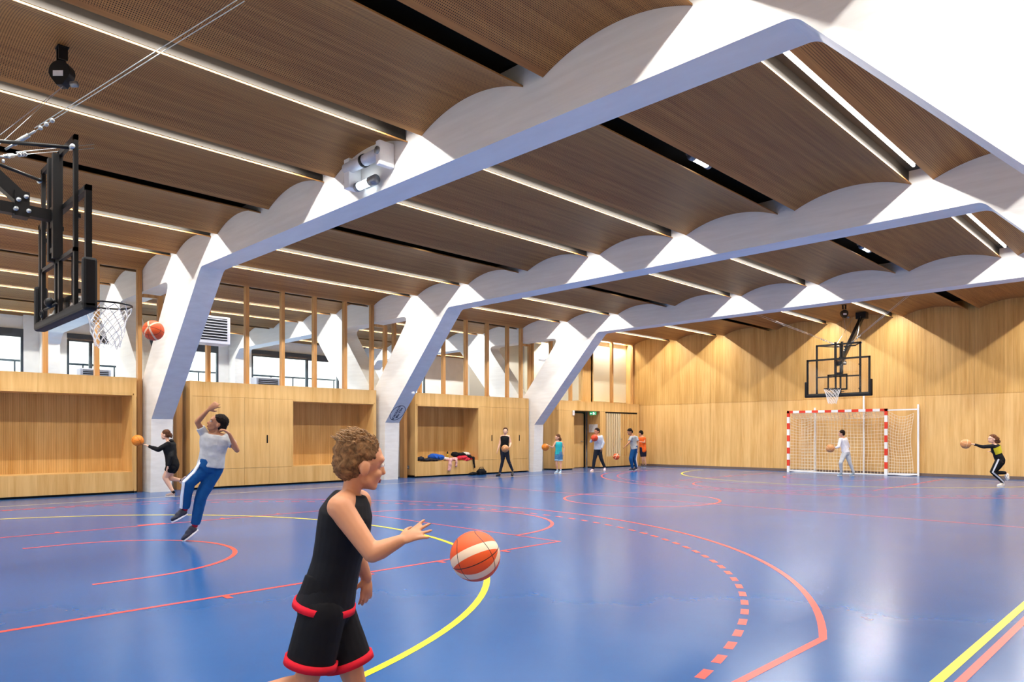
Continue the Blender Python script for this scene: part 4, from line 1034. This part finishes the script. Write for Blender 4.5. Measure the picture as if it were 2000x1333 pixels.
person('child in white top and grey joggers walking before the goal with a ball', 21.85,
    dict(head=(1643.5, 847.5, 0), neck=(1646.5, 855, 0), pelvis=(1652, 884, 0), sA=(1641.5, 859, -.08), sB=(1653, 859.5, .06), eA=(1638, 873, -.15), wA=(1631, 875.5, -.12), hA=(1627, 876, -.08),
         eB=(1657, 873, .12), wB=(1650, 880, .25), hB=(1643, 879, .25), hipA=(1649, 887, -.03), hipB=(1655, 887, .03), kA=(1642, 904, -.1), aA=(1643.5, 921, 0, .09), tA=(1636.5, 926, .0, .03),
         kB=(1659.5, 903, 0), aB=(1667.5, 922.5, .05, .09), tB=(1660, 930, -.1, .02)),
    skin='fair', hair='#2A1D18', g=.98, face=(-.85, -.1, .5), top=dict(col='#E9E8EE', name='sweater', sleeve=1, lo=-.05, e=.024), bottom=dict(col='#C3C6CB', len=2, w=1.0, name='joggers'),
    shoes=('#7B93A8', '#E8ECF0'), voxel=.011)

person('child with flying curly brown hair in black and yellow top, running left with a ball', 17.4,
    dict(head=(1937.5, 858, 0), neck=(1942, 868, 0), pelvis=(1953, 899, 0), sA=(1939, 872, -.08), sB=(1946, 871, .08), eA=(1919.5, 873.5, -.12), wA=(1903, 868.5, -.1), hA=(1895, 867, -.05),
         eB=(1944, 886, .16), wB=(1937, 883, .12), hB=(1932, 882, .1), hipA=(1950.5, 903, -.05), hipB=(1955.5, 903, .05), kA=(1938, 922, -.05), aA=(1960, 941, 0, .09), tA=(1947.5, 949, -.02, .02),
         kB=(1941, 924, .1), aB=(1965, 924, .12), tB=(1969.5, 938, .12)),
    skin='pale', hair='#6B4530', g=1.0, face=(-1, .0, .0), fup=(-.1, 1, 0), top=dict(col='#17181E', name='track_top', sleeve=1, lo=-.05, e=.018, panel='#C9BE2E'), bottom=dict(col='#131418', len=2, w=.9), stripe=('#C7CBD6', (-.5, .3, -.8), 'A'),
    longhair=[(-.03, -.10, .0, .05, .06, .06), (.03, -.12, -.03, .05, .06, .06), (0, -.15, -.06, .05, .05, .05), (.0, -.08, -.07, .06, .05, .05)], shoes=('#E5DCD2', '#F4F2EE'), voxel=.010)
yl = at(1949, 877, 17.4)
# ------------------------------------------------------------------ clothes and things on the niche bench of the third cabinet
def heap(name, mat, label, blobs, cat, disp=.05, ds=.09, strips=()):
    mb = MB()
    for (y, z, d, ry, rz, rd) in blobs: mb.ell((XC-d, y, z), (rd, ry, rz), None, 12, 16)
    for (y0, y1, zt, zb, dd) in strips:      # part hanging over the bench edge
        mb.tube([(XC-.06, y0, zt), (XC+.02, (y0+y1)/2, zt-.01), (XC+.035, y1, zb)], dd, 10, r1=dd*.6)
    o = mb.build(name, mat); vox(o, .012, 3, disp=disp, dscale=ds); return tag(o, label, cat, 'clothes and things on the niche bench')
zb = ZS
heap('jacket', cloth('charcoal_cloth', '#2A2A33'), 'charcoal jacket with a silver zip lying at the left end of the niche bench', [(13.05, zb+.09, .10, .14, .07, .12), (13.35, zb+.055, .12, .32, .045, .13), (13.62, zb+.04, .12, .22, .032, .12)], 'jacket')
heap('jacket', cloth('blue_cloth', '#2458B8'), 'bright blue jacket heaped beside the charcoal one on the niche bench', [(13.72, zb+.13, .28, .22, .10, .14), (13.95, zb+.11, .26, .15, .09, .12)], 'jacket')
heap('scarf', cloth('offwhite_cloth', '#D9CFCB'), 'off white scarf spilling from the right of the blue jacket', [(14.12, zb+.07, .22, .13, .055, .12)], 'scarf')
t = thing('water_bottle', (XC-.33, 14.3, zb), 'yellow water bottle with black cap standing upright on the niche bench', 'bottle')
MB().lathe((XC-.33, 14.3, zb), [(.034, 0), (.037, .01), (.037, .17), (.03, .2), (.02, .215)], 16).build('body', plain('yellow_bottle', '#C9A02C', .35, .2), t)
MB().lathe((XC-.33, 14.3, zb+.212), [(.022, 0), (.024, .01), (.022, .06), (.012, .075)], 14).build('cap', 'black', t)
heap('hoodie', cloth('pink_speckled_cloth', '#D9A9A8', .18), 'pink patterned hoodie hanging over the front edge of the bench', [(14.2, zb+.04, .10, .18, .04, .12), (14.42, zb+.06, .14, .1, .05, .1)], 'hoodie', strips=[(14.2, 14.05, zb+.03, .16, .075), (14.4, 14.34, zb+.03, .28, .05)])
heap('jacket', cloth('red_cloth', '#D33344'), 'red jacket half under the black one on the niche bench', [(14.72, zb+.09, .12, .24, .075, .13), (14.85, zb+.03, .05, .14, .07, .07)], 'jacket')
heap('jacket', cloth('black_cloth', '#131418'), 'black jacket on top of the heap, one sleeve hanging over the bench edge', [(14.5, zb+.19, .2, .14, .08, .12), (14.7, zb+.19, .17, .2, .06, .12), (14.95, zb+.12, .12, .16, .05, .1)], 'jacket', strips=[(15.0, 15.12, zb+.10, .22, .05)])
heap('cap', cloth('white_cloth', '#CFCDC6', .15), 'white and grey knitted hat behind the right end of the heap', [(15.05, zb+.19, .32, .17, .07, .12)], 'hat')
heap('coat', cloth('pink_red_cloth', '#D8324A'), 'flat red coat at the right end of the niche bench', [(15.12, zb+.07, .2, .17, .05, .14)], 'coat', .03)
o = MB().ell((XC+.16, 14.95, .05), (.07, .17, .05)).ell((XC+.2, 14.78, .04), (.05, .1, .035)).build('shoe', cloth('black_shoe', '#101114')); vox(o, .012, 3, disp=.02)
tag(o, 'flat black shoe lying on the floor below the red coat', 'shoe')
t = thing('bag', (XC+.18, 15.27, 0), 'small black bag standing on the floor below the jacket niche', 'bag')
vox(MB().ell((XC+.18, 15.27, .10), (.10, .17, .10)).box(XC+.10, XC+.26, 15.12, 15.42, .01, .12).build('body', cloth('black_bag', '#15161A'), t), .012, 5, disp=.02)
MB().tube([(XC+.18, 15.16, .17), (XC+.19, 15.2, .24), (XC+.19, 15.33, .24), (XC+.18, 15.37, .17)], .01, 6).build('strap', 'black', t)
